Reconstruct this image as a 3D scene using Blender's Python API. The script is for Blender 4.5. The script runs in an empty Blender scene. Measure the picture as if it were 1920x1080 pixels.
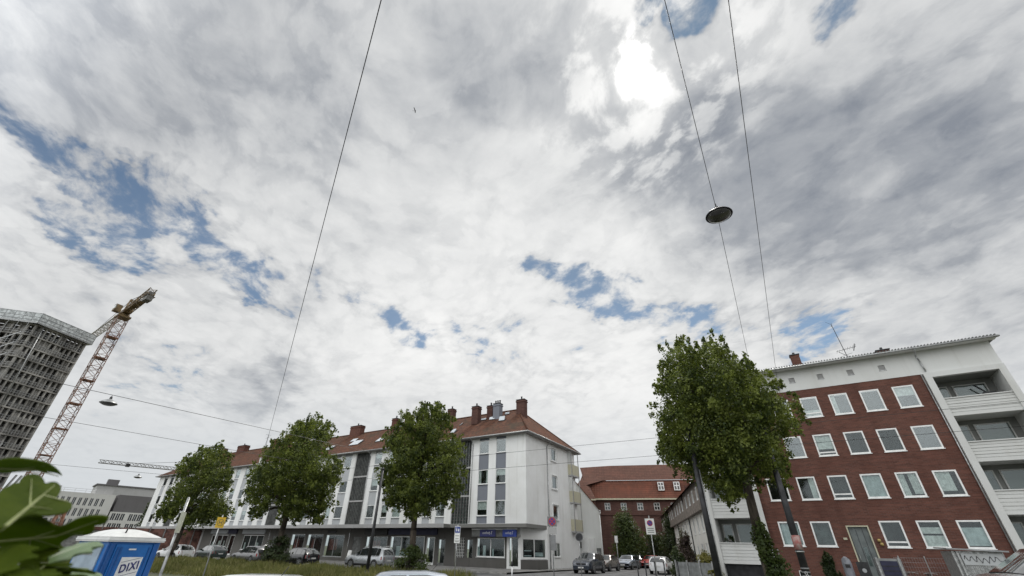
import bpy, math, random
import numpy as np
from mathutils import Vector, Matrix
C = bpy.context.scene.collection
scene = bpy.context.scene
R = math.radians

# ------------------------------------------------------------------ camera
def setup_camera():
    p, r, az = .556715, .0242834, .568278
    cd = bpy.data.cameras.new('camera')
    cd.sensor_width = 36.0
    cd.lens = 36.0 * 787.95 / 1920
    cd.shift_x = 20.23 / 1920
    cd.clip_start = 0.05
    cd.clip_end = 6000
    cd.dof.use_dof = True; cd.dof.focus_distance = 40; cd.dof.aperture_fstop = 3.6
    F = Vector((-math.sin(az) * math.cos(p), math.cos(az) * math.cos(p), math.sin(p)))
    u = Vector((math.sin(az) * math.sin(p), -math.cos(az) * math.sin(p), math.cos(p)))
    x = Vector((math.cos(az), math.sin(az), 0))
    rt = math.cos(r) * x + math.sin(r) * u
    up = -math.sin(r) * x + math.cos(r) * u
    o = bpy.data.objects.new('camera', cd)
    C.objects.link(o)
    m = Matrix((rt, up, -F)).transposed().to_4x4()
    m.translation = Vector((0, 0, 1.7))
    o.matrix_world = m
    scene.camera = o
setup_camera()

scene.view_settings.view_transform = 'Standard'
scene.view_settings.look = 'None'
scene.view_settings.exposure = 0.0
scene.view_settings.gamma = 1.0
scene.cycles.max_bounces = 6
scene.cycles.transparent_max_bounces = 8
scene.cycles.caustics_reflective = False
scene.cycles.caustics_refractive = False

SUN_DIR = Vector((-0.033, 0.554, 0.832)).normalized()
SUN_EL = math.asin(SUN_DIR.z)

# ------------------------------------------------------------------ node helpers
class NT:
    def __init__(s, tree):
        s.t = tree; s.n = tree.nodes; s.l = tree.links
    def node(s, typ, **kw):
        n = s.n.new(typ)
        for k, v in kw.items(): setattr(n, k, v)
        return n
    def put(s, sock, v):
        if isinstance(v, (int, float)): sock.default_value = v
        elif isinstance(v, (tuple, list, Vector)):
            sock.default_value = (tuple(v) + (1,))[:len(sock.default_value)] if len(v) < 4 else tuple(v)
        else: s.l.new(v, sock)
    def math(s, op, a, b=None, c=None, clamp=False):
        n = s.node('ShaderNodeMath', operation=op, use_clamp=clamp)
        s.put(n.inputs[0], a)
        if b is not None: s.put(n.inputs[1], b)
        if c is not None: s.put(n.inputs[2], c)
        return n.outputs[0]
    def vmath(s, op, a, b=None, scale=None):
        n = s.node('ShaderNodeVectorMath', operation=op)
        s.put(n.inputs[0], a)
        if b is not None: s.put(n.inputs[1], b)
        if scale is not None: s.put(n.inputs['Scale'], scale)
        return n.outputs['Value' if op in ('DOT_PRODUCT', 'LENGTH') else 'Vector']
    def noise(s, vec, scale, detail=4, rough=.5, dist=0, col=False):
        n = s.node('ShaderNodeTexNoise')
        if vec is not None: s.l.new(vec, n.inputs['Vector'])
        s.put(n.inputs['Scale'], scale); n.inputs['Detail'].default_value = detail
        n.inputs['Roughness'].default_value = rough; n.inputs['Distortion'].default_value = dist
        return n.outputs['Color' if col else 'Fac']
    def voro(s, vec, scale, feature='F1', smooth=.5, out='Distance', rand=1.0):
        n = s.node('ShaderNodeTexVoronoi', feature=feature)
        s.l.new(vec, n.inputs['Vector']); n.inputs['Scale'].default_value = scale
        n.inputs['Randomness'].default_value = rand
        if feature == 'SMOOTH_F1': n.inputs['Smoothness'].default_value = smooth
        return n.outputs[out]
    def mapr(s, v, a, b, c=0., d=1., smooth=True):
        n = s.node('ShaderNodeMapRange', interpolation_type='SMOOTHSTEP' if smooth else 'LINEAR')
        s.put(n.inputs[0], v)
        for i, k in enumerate((a, b, c, d)): s.put(n.inputs[i + 1], k)
        return n.outputs[0]
    def mix(s, f, a, b, typ='MIX'):
        n = s.node('ShaderNodeMix', data_type='RGBA', blend_type=typ)
        s.put(n.inputs[0], f); s.put(n.inputs[6], a); s.put(n.inputs[7], b)
        return n.outputs[2]
    def rgb(s, c):
        n = s.node('ShaderNodeRGB'); n.outputs[0].default_value = tuple(c) + (1,); return n.outputs[0]

# ------------------------------------------------------------------ sky
def setup_world():
    w = bpy.data.worlds.new('World'); scene.world = w; w.use_nodes = True
    t = NT(w.node_tree); t.n.clear()
    out = t.node('ShaderNodeOutputWorld')
    bg = t.node('ShaderNodeBackground')
    t.l.new(bg.outputs[0], out.inputs[0])
    sky = t.node('ShaderNodeTexSky', sky_type='NISHITA')
    sky.sun_disc = False; sky.sun_elevation = SUN_EL
    sky.sun_rotation = math.atan2(SUN_DIR.x, SUN_DIR.y)
    sky.altitude = 0; sky.air_density = 1.0; sky.dust_density = .6; sky.ozone_density = 1.5
    tc = t.node('ShaderNodeTexCoord')
    d = t.vmath('NORMALIZE', tc.outputs['Generated'])
    sx = t.node('ShaderNodeSeparateXYZ'); t.l.new(d, sx.inputs[0])
    z = t.math('MAXIMUM', sx.outputs[2], 0.0)
    dz = t.math('ADD', z, 0.17)
    P = t.vmath('SCALE', d, scale=t.math('DIVIDE', 1.0, dz))
    # cloud deck coordinates: flatten the height away
    P = t.vmath('MULTIPLY', P, (1, 1, 0))
    warp = t.noise(P, 1.6, 3, .5, 0, col=True)
    warp = t.vmath('SUBTRACT', warp, (.5, .5, .5))
    Pw = t.vmath('ADD', P, t.vmath('SCALE', warp, scale=.28))
    # wind rows run lower left to upper right over the street
    rt = t.node('ShaderNodeVectorRotate', rotation_type='Z_AXIS'); t.l.new(Pw, rt.inputs['Vector']); rt.inputs['Angle'].default_value = R(38)
    Ps = t.vmath('MULTIPLY', rt.outputs[0], (1.0, 1.18, 1))
    n_big = t.noise(Pw, 1.1, 4, .5)
    n_mid = t.noise(Ps, 6.4, 9, .60, .1)
    n_fine = t.noise(Ps, 19., 6, .58, .1)
    v1 = t.voro(t.vmath('ADD', Ps, t.vmath('SCALE', t.vmath('SUBTRACT', t.noise(Ps, 11, 5, .62, 0, col=True), (.5, .5, .5)), scale=.14)), 11., 'SMOOTH_F1', .35)
    # direction warped by fine noise, for ragged outlines
    wd = t.vmath('SUBTRACT', t.noise(P, 3.0, 5, .6, 0, col=True), (.5, .5, .5))
    dw = t.vmath('NORMALIZE', t.vmath('ADD', d, t.vmath('SCALE', wd, scale=.26)))
    def blobs(vec, L):
        acc = None
        for dr, rad, amp in L:
            v = Vector(dr).normalized()
            k = t.mapr(t.vmath('DOT_PRODUCT', vec, tuple(v)), math.cos(R(rad)), math.cos(R(rad * .15)), 0., amp)
            acc = k if acc is None else t.math('ADD', acc, k)
        return acc
    gaps = blobs(dw, GAPS)
    dark = blobs(dw, DARKS)
    lite = blobs(dw, LITES)
    # ---- how much blue shows through
    g = t.math('MINIMUM', gaps, 1.0)
    rag = t.math('ADD', t.math('MULTIPLY', t.math('SUBTRACT', n_mid, .5), 1.35), t.math('ADD', t.math('MULTIPLY', t.math('SUBTRACT', v1, .42), .42), t.math('MULTIPLY', t.math('SUBTRACT', n_fine, .5), .75)))
    hole = t.math('ADD', t.math('MULTIPLY', g, .63), rag)
    blue = t.mapr(hole, .44, .86, 0., .88)
    thin = t.math('MULTIPLY', t.mapr(hole, .06, .50, 0., 1.), t.mapr(g, .0, .5, .35, 1.))
    # ---- how bright the cloud is
    puff = t.math('SUBTRACT', .42, v1)
    L = t.math('ADD', t.math('MULTIPLY', puff, t.mapr(n_big, .42, .60, .02, .11)), t.math('MULTIPLY', t.mapr(v1, .48, .66), -.04))
    L = t.math('ADD', L, t.math('MULTIPLY', t.math('SUBTRACT', n_mid, .5), -.22))
    L = t.math('ADD', L, t.math('MULTIPLY', t.math('SUBTRACT', n_big, .5), -.24))
    L = t.math('ADD', L, t.math('MULTIPLY', t.math('SUBTRACT', n_fine, .5), -.15))
    L = t.math('MULTIPLY', L, t.mapr(sx.outputs[2], .08, .45, .5, 1.))
    L = t.math('MULTIPLY', L, t.mapr(sx.outputs[1], -.5, -.15, .3, 1.))
    L = t.math('ADD', .782, L)
    dark = t.math('MULTIPLY', t.math('MINIMUM', dark, .37), t.math('ADD', .45, t.math('MULTIPLY', n_mid, .95)))
    L = t.math('SUBTRACT', L, dark)
    L = t.math('ADD', L, lite)
    L = t.math('SUBTRACT', L, t.math('MULTIPLY', thin, .09))
    # bright veil round the hidden sun, broken by the cloud texture
    sd = t.vmath('DOT_PRODUCT', dw, tuple(SUN_DIR))
    halo = t.mapr(sd, math.cos(R(17)), math.cos(R(2)), 0., 1.)
    bits = t.math('ADD', n_mid, t.math('MULTIPLY', t.math('SUBTRACT', v1, .42), .30))
    L = t.math('ADD', L, t.math('MULTIPLY', halo, t.mapr(bits, .58, .42, -.07, .21)))
    core = t.mapr(t.vmath('DOT_PRODUCT', dw, tuple(Vector((-.028, .545, .838)).normalized())), math.cos(R(5.6)), 1.0, 0., 1.)
    core = t.math('POWER', core, 2.3)
    L = t.math('ADD', L, t.math('MULTIPLY', core, t.mapr(bits, .62, .40, .05, .95)))
    L = t.math('MAXIMUM', L, .24)
    ramp = t.node('ShaderNodeValToRGB'); t.l.new(L, ramp.inputs[0])
    el = ramp.color_ramp.elements
    el[0].position = .2; el[0].color = (.23, .255, .30, 1)
    el[1].position = 1.; el[1].color = (.95, .95, .94, 1)
    e = el.new(.45); e.color = (.395, .415, .445, 1)
    e = el.new(.72); e.color = (.69, .70, .705, 1)
    cloud = t.vmath('SCALE', ramp.outputs[0], scale=t.math('MAXIMUM', 1.0, L))
    # unseen sky behind the camera, brightened to lift the house fronts
    back = t.mapr(sx.outputs[1], .10, -.45, 1., BACK_BOOST)
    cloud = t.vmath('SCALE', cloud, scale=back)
    skyc = t.vmath('SCALE', sky.outputs[0], scale=SKY_STRENGTH)
    skyc = t.vmath('MULTIPLY', skyc, (.74, .93, .97))
    skyc = t.mix(t.mapr(t.vmath('DOT_PRODUCT', d, tuple(SUN_DIR)), .80, .97, 0., .85), skyc, (.055, .15, .29))
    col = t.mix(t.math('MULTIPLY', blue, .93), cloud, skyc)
    hz = t.mapr(sx.outputs[2], .34, .02, 0., .75)
    col = t.mix(hz, col, (.625, .665, .70))
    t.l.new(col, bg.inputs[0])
    bg.inputs[1].default_value = 1.0
    w.cycles.sampling_method = 'MANUAL'; w.cycles.sample_map_resolution = 512
    sd_ = bpy.data.lights.new('sun', 'SUN'); sd_.energy = 2.1; sd_.angle = R(11); sd_.color = (1., .96, .90)
    so = bpy.data.objects.new('sun', sd_); C.objects.link(so)
    so.rotation_euler = SUN_DIR.to_track_quat('Z', 'Y').to_euler()
BACK_BOOST = 2.35
SKY_STRENGTH = .085
GAPS = [((-.84,-.06,.535),3.4,.7),((-.845,-.004,.534),3.4,.9),((-.846,.038,.532),3.4,1.),((-.85,.075,.52),3.0,1.),((-.877,.092,.472),3.6,1.1),((-.846,.098,.524),3.4,.9),
 ((-.826,.165,.538),4,1.),((-.822,.203,.533),3.5,.9),((-.835,.13,.53),3.5,.8),((-.883,.15,.445),4,.8),((-.854,.201,.48),5,.6),((-.83,.29,.477),4.5,.9),((-.814,.346,.466),4,.85),
 ((-.77,.43,.47),4,.6),((-.704,.544,.456),4,.7),((-.654,.615,.441),4,.8),((-.60,.67,.43),3.5,.5),((-.369,.742,.56),4.5,.85),((-.301,.797,.524),4.5,.95),
 ((-.229,.838,.495),4.5,1.2),((-.197,.873,.447),4,.9),((-.113,.896,.429),4.5,.8),((-.031,.907,.42),4.5,.75),((.095,.927,.362),5.5,.8),((.152,.922,.357),4,.8),
 ((.012,.475,.88),2.4,1.3),((.085,.50,.86),3.2,1.3),((.05,.45,.89),2.4,1.2),((.267,.604,.751),3.0,1.2),((.235,.57,.79),2.0,.9),((-.919,.288,.269),7,.6),((-.483,.787,.383),6,.55),((-.367,.858,.359),5,.4),
 ((-.93,-.13,.33),7,.45),((-.55,.72,.42),4,.5)]
DARKS = [((-.038,.701,.712),9,.20),((.1,.738,.667),11,.25),((.02,.65,.76),6,.12),((.205,.787,.582),12,.2),((.306,.779,.547),11,.16),((-.019,.786,.618),8,.14),((.146,.837,.528),11,.18),((-.149,.632,.76),7,.14),
 ((-.265,.415,.871),11,.17),((-.312,.325,.893),10,.08),((-.444,.419,.792),9,.1),((-.682,-.002,.731),22,.15),((-.769,-.094,.632),20,.13),((-.62,.15,.77),16,.06),((.381,.698,.606),16,.14),
 ((-.873,.419,.249),4,.14),((-.84,.465,.268),3.5,.16),((-.811,.504,.298),3,.12),((-.458,.228,.859),14,.07),((.42,.78,.46),14,.12),((-.94,.082,.318),12,.05),((.30,.90,.30),10,.12)]
LITES = [((-.506,.699,.505),18,.10),((-.70,.60,.38),12,.08),((-.22,.80,.56),8,.08),((-.15,.90,.40),14,.05),((-.3,.9,.3),12,.10),((-.05,.60,.80),6,.1)]
setup_world()
TREE_LOBES = {
 'big': ((-1.75, 26),[(-1.86,11.49,1.10,1.28),(-0.15,11.20,1.08,1.30),(-1.80,9.52,1.64,1.90),(0.36,9.24,1.50,1.80),(-3.00,7.83,1.17,1.25),(1.71,8.48,1.13,1.35),(2.54,7.56,0.89,1.06),(-0.95,7.07,1.87,2.12),(0.90,6.39,1.49,1.71),(-3.17,6.25,.80,.85),(-2.2,5.75,1.02,1.05),(-0.41,5.2,1.05,1.1),(1.44,5.5,0.75,.85),(1.30,9.86,0.87,1.05),(-3.05,10.01,0.65,0.71),(3.07,8.18,0.49,0.59),(-3.66,6.58,0.78,0.79),(-1.0,4.35,0.65,0.66),(-1.80,12.59,0.39,0.45),(-0.07,12.19,0.42,0.50),(-1.03,11.86,0.43,0.50)]),
 't1': ((-55.5, 25.5),[(0.84,10.48,1.05,1.13),(-0.65,9.73,1.27,1.38),(-1.84,8.77,0.88,0.96),(1.16,8.23,1.98,2.09),(-0.77,6.44,1.71,1.82),(-1.56,4.59,1.31,1.39),(2.21,5.07,1.79,1.83),(0.83,3.97,1.22,1.25),(2.63,7.81,0.95,0.99),(3.40,4.61,0.93,0.93),(-2.15,4.31,0.73,0.78),(0.67,11.34,0.47,0.52)]),
 't2': ((-40.2, 27),[(0.32,11.78,1.42,1.47),(-1.03,11.10,1.23,1.28),(1.81,11.41,1.14,1.16),(0.27,8.94,2.37,2.39),(-2.69,9.16,1.16,1.21),(-1.58,6.87,2.09,2.10),(2.19,7.14,2.09,2.03),(3.56,7.73,1.12,1.08),(-2.98,5.42,1.23,1.23),(0.74,5.18,1.89,1.82),(3.10,5.31,1.22,1.15),(-3.06,7.23,1.35,1.38),(0.33,4.05,1.01,0.96),(-2.59,4.14,0.65,0.64),(2.92,4.03,0.72,0.67),(0.07,12.82,0.51,0.53),(-1.21,12.39,0.44,0.47),(1.63,12.42,0.47,0.48)]),
 't3': ((-25.3, 28),[(-0.34,11.70,0.92,0.93),(1.00,11.79,0.84,0.85),(-1.72,10.69,0.90,0.90),(1.92,10.93,0.74,0.74),(0.18,9.92,1.90,1.89),(-2.63,9.32,1.05,1.04),(2.56,8.75,1.09,1.04),(-1.33,7.91,1.95,1.90),(1.80,7.24,1.86,1.76),(-2.64,6.63,1.01,0.96),(3.21,6.09,0.70,0.64),(-1.00,5.53,1.68,1.57),(1.33,5.43,1.49,1.38),(-1.98,5.11,0.90,0.84),(0.18,4.44,1.16,1.06),(2.43,5.08,0.77,0.70),(-2.95,6.03,0.50,0.47),(-0.42,12.39,0.42,0.43),(0.93,12.49,0.42,0.43),(-1.86,11.36,0.36,0.36)]),
}
BIG_LEAVES = [[(-0.860,0.146,1.785),(-0.860,0.163,1.790),(-0.884,0.183,1.793),(-0.912,0.208,1.794),(-0.953,0.232,1.791),(-0.993,0.252,1.786),(-0.977,0.243,1.788),(-0.960,0.227,1.788),(-0.941,0.202,1.785),(-0.935,0.185,1.781),(-0.936,0.167,1.776)],
[(-0.675,0.144,1.703),(-0.789,0.150,1.744),(-0.828,0.166,1.757),(-0.847,0.178,1.761),(-0.856,0.177,1.766),(-0.876,0.185,1.773),(-0.890,0.198,1.776),(-0.882,0.206,1.769),(-0.870,0.206,1.763),(-0.885,0.215,1.768),(-0.890,0.224,1.768),(-0.876,0.228,1.759),(-0.854,0.222,1.750),(-0.838,0.217,1.744),(-0.849,0.230,1.745),(-0.847,0.239,1.741),(-0.832,0.237,1.734),(-0.814,0.228,1.729),(-0.794,0.212,1.725),(-0.778,0.197,1.723),(-0.769,0.186,1.724),(-0.745,0.173,1.719),(-0.716,0.160,1.713)],
[(-0.940,0.202,1.702),(-0.898,0.194,1.714),(-0.855,0.193,1.722),(-0.830,0.198,1.725),(-0.825,0.211,1.723),(-0.843,0.234,1.713),(-0.828,0.237,1.715),(-0.788,0.235,1.723),(-0.762,0.239,1.726),(-0.746,0.251,1.726),(-0.756,0.258,1.722),(-0.777,0.262,1.718),(-0.795,0.256,1.716),(-0.804,0.264,1.712),(-0.828,0.269,1.706),(-0.847,0.258,1.706),(-0.871,0.259,1.700),(-0.899,0.261,1.694),(-0.911,0.274,1.687),(-0.920,0.288,1.681),(-0.933,0.284,1.679),(-0.927,0.264,1.687),(-0.980,0.269,1.673),(-0.999,0.256,1.672),(-0.974,0.233,1.686),(-0.968,0.213,1.692)]]

# ------------------------------------------------------------------ materials
MATS = {}
def mat(name, col, rough=.7, var=.12, scale=3., bump=0., bscale=20., metal=0., coat=0., col2=None, spec=None, stretch=None, fac=(.35, .65)):
    if name in MATS: return MATS[name]
    m = bpy.data.materials.new(name); m.use_nodes = True
    t = NT(m.node_tree); b = t.n['Principled BSDF']
    tc = t.node('ShaderNodeTexCoord').outputs['Object']
    if stretch: tc = t.vmath('MULTIPLY', tc, stretch)
    n = t.noise(tc, scale, 6, .6)
    c2 = col2 or tuple(max(0, c * (1 - 2.2 * var)) for c in col)
    c1 = col if col2 else tuple(min(1, c * (1 + .6 * var)) for c in col)
    t.l.new(t.mix(t.mapr(n, fac[0], fac[1]), c1, c2), b.inputs['Base Color'])
    t.l.new(t.mapr(n, .3, .7, max(0.02, rough - .08), min(1, rough + .08)), b.inputs['Roughness'])
    b.inputs['Metallic'].default_value = metal
    b.inputs['Coat Weight'].default_value = coat; b.inputs['Coat Roughness'].default_value = .05
    if spec is not None: b.inputs['Specular IOR Level'].default_value = spec
    if bump:
        bn = t.node('ShaderNodeBump'); bn.inputs['Strength'].default_value = bump; bn.inputs['Distance'].default_value = .02
        t.l.new(t.noise(tc, bscale, 4, .6), bn.inputs['Height']); t.l.new(bn.outputs[0], b.inputs['Normal'])
    MATS[name] = m
    return m

def plaster(name, col, streak=.16):
    m = bpy.data.materials.new(name); m.use_nodes = True
    t = NT(m.node_tree); b = t.n['Principled BSDF']
    tc = t.node('ShaderNodeTexCoord').outputs['Object']
    n1 = t.noise(tc, .35, 5, .6)
    n2 = t.noise(t.vmath('MULTIPLY', tc, (2.2, 2.2, .12)), 1.0, 6, .6)
    n3 = t.noise(tc, 14, 3, .5)
    f = t.math('ADD', t.mapr(n1, .35, .7, 0, .45), t.mapr(n2, .5, .78, 0, .55))
    dk = tuple(c * (1 - streak * 2) * k for c, k in zip(col, (1, .985, .95)))
    c = t.mix(f, col, dk)
    c = t.mix(t.math('MULTIPLY', n3, .12), c, tuple(k * .7 for k in col))
    t.l.new(c, b.inputs['Base Color']); b.inputs['Roughness'].default_value = .88
    bn = t.node('ShaderNodeBump'); bn.inputs['Strength'].default_value = .25; bn.inputs['Distance'].default_value = .01
    t.l.new(t.noise(tc, 60, 3, .6), bn.inputs['Height']); t.l.new(bn.outputs[0], b.inputs['Normal'])
    MATS[name] = m; return m

def brick(name, a, b_, mortar, axis='XZ', scale=1.0, w=.25, h=.083):
    m = bpy.data.materials.new(name); m.use_nodes = True
    t = NT(m.node_tree); b = t.n['Principled BSDF']
    tc = t.node('ShaderNodeTexCoord').outputs['Object']
    s = t.node('ShaderNodeSeparateXYZ'); t.l.new(tc, s.inputs[0])
    c = t.node('ShaderNodeCombineXYZ')
    t.l.new(t.math('ADD', s.outputs[0], s.outputs[1]), c.inputs[0]); t.l.new(s.outputs[2], c.inputs[1])
    br = t.node('ShaderNodeTexBrick'); t.l.new(c.outputs[0], br.inputs['Vector'])
    br.inputs['Scale'].default_value = scale; br.inputs['Brick Width'].default_value = w; br.inputs['Row Height'].default_value = h
    br.inputs['Mortar Size'].default_value = .009; br.inputs['Mortar Smooth'].default_value = .3; br.inputs['Bias'].default_value = -.1
    br.inputs['Color1'].default_value = a + (1,); br.inputs['Color2'].default_value = b_ + (1,); br.inputs['Mortar'].default_value = mortar + (1,)
    n = t.noise(tc, .5, 6, .65)
    st = t.noise(t.vmath('MULTIPLY', tc, (1.4, 1.4, .15)), 1., 5, .6)
    col = t.mix(t.mapr(n, .35, .7, 0, .62), br.outputs[0], tuple(k * .55 for k in a))
    col = t.mix(t.mapr(st, .5, .75, 0, .35), col, tuple(k * .6 for k in b_))
    row = t.noise(t.vmath('MULTIPLY', tc, (.8, .8, 9.)), 1., 3, .5)
    col = t.mix(t.mapr(row, .45, .7, 0, .35), col, tuple(min(1, k * 1.35) for k in a))
    t.l.new(col, b.inputs['Base Color']); b.inputs['Roughness'].default_value = .9; b.inputs['Specular IOR Level'].default_value = .15
    bn = t.node('ShaderNodeBump'); bn.inputs['Strength'].default_value = .4; bn.inputs['Distance'].default_value = .01; bn.invert = True
    t.l.new(br.outputs['Fac'], bn.inputs['Height']); t.l.new(bn.outputs[0], b.inputs['Normal'])
    MATS[name] = m; return m

def tiles(name, col, dark, along='X', rows=.30, cols=.24, moss=(.06, .05, .035)):
    """pantiles: ribs across the slope, courses up it"""
    m = bpy.data.materials.new(name); m.use_nodes = True
    t = NT(m.node_tree); b = t.n['Principled BSDF']
    tc = t.node('ShaderNodeTexCoord').outputs['Object']
    s = t.node('ShaderNodeSeparateXYZ'); t.l.new(tc, s.inputs[0])
    u = s.outputs[0] if along == 'X' else s.outputs[1]
    rib = t.math('SINE', t.math('MULTIPLY', u, 2 * math.pi / cols))
    crs = t.math('FRACT', t.math('DIVIDE', s.outputs[2], rows * .6))
    cell = t.node('ShaderNodeCombineXYZ')
    t.l.new(t.math('FLOOR', t.math('DIVIDE', u, cols)), cell.inputs[0]); t.l.new(t.math('FLOOR', t.math('DIVIDE', s.outputs[2], rows * .6)), cell.inputs[1])
    wn = t.node('ShaderNodeTexWhiteNoise', noise_dimensions='2D'); t.l.new(cell.outputs[0], wn.inputs['Vector'])
    big = t.noise(tc, .45, 6, .65)
    c = t.mix(wn.outputs[0], col, dark)
    c = t.mix(t.mapr(big, .45, .72, 0, .75), c, moss)
    c = t.mix(t.mapr(crs, .22, 0., 0, .8), c, tuple(k * .4 for k in dark))
    t.l.new(c, b.inputs['Base Color']); b.inputs['Roughness'].default_value = .9; b.inputs['Specular IOR Level'].default_value = .12
    hgt = t.math('ADD', t.math('MULTIPLY', rib, .5), t.math('MULTIPLY', crs, -.8))
    bn = t.node('ShaderNodeBump'); bn.inputs['Strength'].default_value = 1.0; bn.inputs['Distance'].default_value = .05
    t.l.new(hgt, bn.inputs['Height']); t.l.new(bn.outputs[0], b.inputs['Normal'])
    MATS[name] = m; return m

def glass(name, tint=(.84, .88, .87), refl=.055, rough=.06, alpha=.8):
    m = bpy.data.materials.new(name); m.use_nodes = True
    t = NT(m.node_tree); t.n.clear()
    out = t.node('ShaderNodeOutputMaterial')
    g = t.node('ShaderNodeBsdfGlossy'); g.inputs['Roughness'].default_value = rough; g.inputs['Color'].default_value = (.9, .95, .97, 1)
    tr = t.node('ShaderNodeBsdfTransparent'); tr.inputs['Color'].default_value = tint + (1,)
    lw = t.node('ShaderNodeLayerWeight'); lw.inputs['Blend'].default_value = .5
    f = t.math('ADD', refl, t.math('MULTIPLY', t.math('POWER', lw.outputs['Facing'], 4.), .7), clamp=True)
    tc = t.node('ShaderNodeTexCoord').outputs['Object']
    bn = t.node('ShaderNodeBump'); bn.inputs['Strength'].default_value = .01; bn.inputs['Distance'].default_value = .02
    t.l.new(t.noise(tc, .8, 1, .5), bn.inputs['Height']); t.l.new(bn.outputs[0], g.inputs['Normal'])
    mx = t.node('ShaderNodeMixShader'); t.l.new(f, mx.inputs[0]); t.l.new(tr.outputs[0], mx.inputs[1]); t.l.new(g.outputs[0], mx.inputs[2])
    t.l.new(mx.outputs[0], out.inputs[0])
    MATS[name] = m; return m

def leafmat(name, a, b_, trans=.35, rough=.55):
    m = bpy.data.materials.new(name); m.use_nodes = True
    t = NT(m.node_tree); t.n.clear()
    out = t.node('ShaderNodeOutputMaterial')
    pr = t.node('ShaderNodeBsdfPrincipled'); tr = t.node('ShaderNodeBsdfTranslucent')
    geo = t.node('ShaderNodeNewGeometry')
    tc = t.node('ShaderNodeTexCoord').outputs['Object']
    n = t.noise(tc, 1.1, 5, .6)
    f = t.math('ADD', t.math('MULTIPLY', geo.outputs['Random Per Island'], .45), t.mapr(n, .40, .64, -.15, .6), clamp=True)
    c = t.mix(f, a, b_)
    t.l.new(c, pr.inputs['Base Color']); pr.inputs['Roughness'].default_value = rough
    pr.inputs['Specular IOR Level'].default_value = .35
    c2 = t.mix(.5, c, (.20, .26, .03), 'MIX')
    t.l.new(c2, tr.inputs['Color'])
    mx = t.node('ShaderNodeMixShader'); mx.inputs[0].default_value = trans
    t.l.new(pr.outputs[0], mx.inputs[1]); t.l.new(tr.outputs[0], mx.inputs[2]); t.l.new(mx.outputs[0], out.inputs[0])
    MATS[name] = m; return m

# ------------------------------------------------------------------ mesh helpers
class MB:
    def __init__(s): s.v = []; s.f = []; s.mi = []; s.sm = []
    def add(s, vs, fs, mi=0, smooth=False):
        o = len(s.v); s.v += [tuple(v) for v in vs]
        for f in fs:
            s.f.append([o + i for i in f]); s.mi.append(mi); s.sm.append(smooth)
        return s
    def box(s, x0, x1, y0, y1, z0, z1, mi=0):
        v = [(x, y, z) for z in (z0, z1) for y in (y0, y1) for x in (x0, x1)]
        return s.add(v, [(0, 2, 3, 1), (4, 5, 7, 6), (0, 1, 5, 4), (2, 6, 7, 3), (0, 4, 6, 2), (1, 3, 7, 5)], mi)
    def quad(s, a, b, c, d, mi=0): return s.add([a, b, c, d], [(0, 1, 2, 3)], mi)
    def poly(s, pts, mi=0): return s.add(pts, [tuple(range(len(pts)))], mi)
    def bar(s, a, b, r, n=4, mi=0, r2=None, smooth=None):
        a = Vector(a); b = Vector(b); d = b - a
        if d.length < 1e-6: return s
        q = d.to_track_quat('Z', 'Y').to_matrix(); r2 = r if r2 is None else r2
        v = []
        for p, rr in ((a, r), (b, r2)):
            for i in range(n):
                t = 2 * math.pi * (i + .5) / n
                v.append(p + q @ Vector((math.cos(t) * rr, math.sin(t) * rr, 0)))
        f = [(i, (i + 1) % n, n + (i + 1) % n, n + i) for i in range(n)] + [tuple(range(n - 1, -1, -1)), tuple(range(n, 2 * n))]
        return s.add(v, f, mi, n > 5 if smooth is None else smooth)
    def path(s, pts, r, n=6, mi=0):
        for i in range(len(pts) - 1):
            ra = r[i] if isinstance(r, list) else r; rb = r[i + 1] if isinstance(r, list) else r
            s.bar(pts[i], pts[i + 1], ra, n, mi, rb)
        return s
    def lathe(s, prof, c=(0, 0, 0), n=20, mi=0, smooth=True):
        v = []; f = []
        for r, z in prof:
            for i in range(n):
                t = 2 * math.pi * i / n; v.append((c[0] + r * math.cos(t), c[1] + r * math.sin(t), c[2] + z))
        for k in range(len(prof) - 1):
            for i in range(n):
                j = (i + 1) % n; f.append((k * n + i, k * n + j, (k + 1) * n + j, (k + 1) * n + i))
        f.append(tuple(range(n - 1, -1, -1))); f.append(tuple((len(prof) - 1) * n + i for i in range(n)))
        return s.add(v, f, mi, smooth)
    def prism(s, poly, y0, y1, mi=0):
        """poly in x,z pushed along y"""
        n = len(poly); v = [(x, y0, z) for x, z in poly] + [(x, y1, z) for x, z in poly]
        return s.add(v, [tuple(range(n)), tuple(range(2 * n - 1, n - 1, -1))] + [(i, n + i, n + (i + 1) % n, (i + 1) % n) for i in range(n)], mi)
    def xform(s, m):
        s.v = [tuple(m @ Vector(v)) for v in s.v]; return s
    def build(s, name, mats, parent=None, loc=None, rotz=0, label=None):
        me = bpy.data.meshes.new(name); me.from_pydata(s.v, [], s.f)
        if not isinstance(mats, (list, tuple)): mats = [mats]
        for m in mats: me.materials.append(m)
        me.polygons.foreach_set('material_index', s.mi); me.polygons.foreach_set('use_smooth', s.sm)
        me.update()
        o = bpy.data.objects.new(name, me); C.objects.link(o)
        if parent is not None: o.parent = parent
        if loc is not None: o.location = loc
        if rotz: o.rotation_euler.z = rotz
        if label: o['label'] = label
        return o

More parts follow.
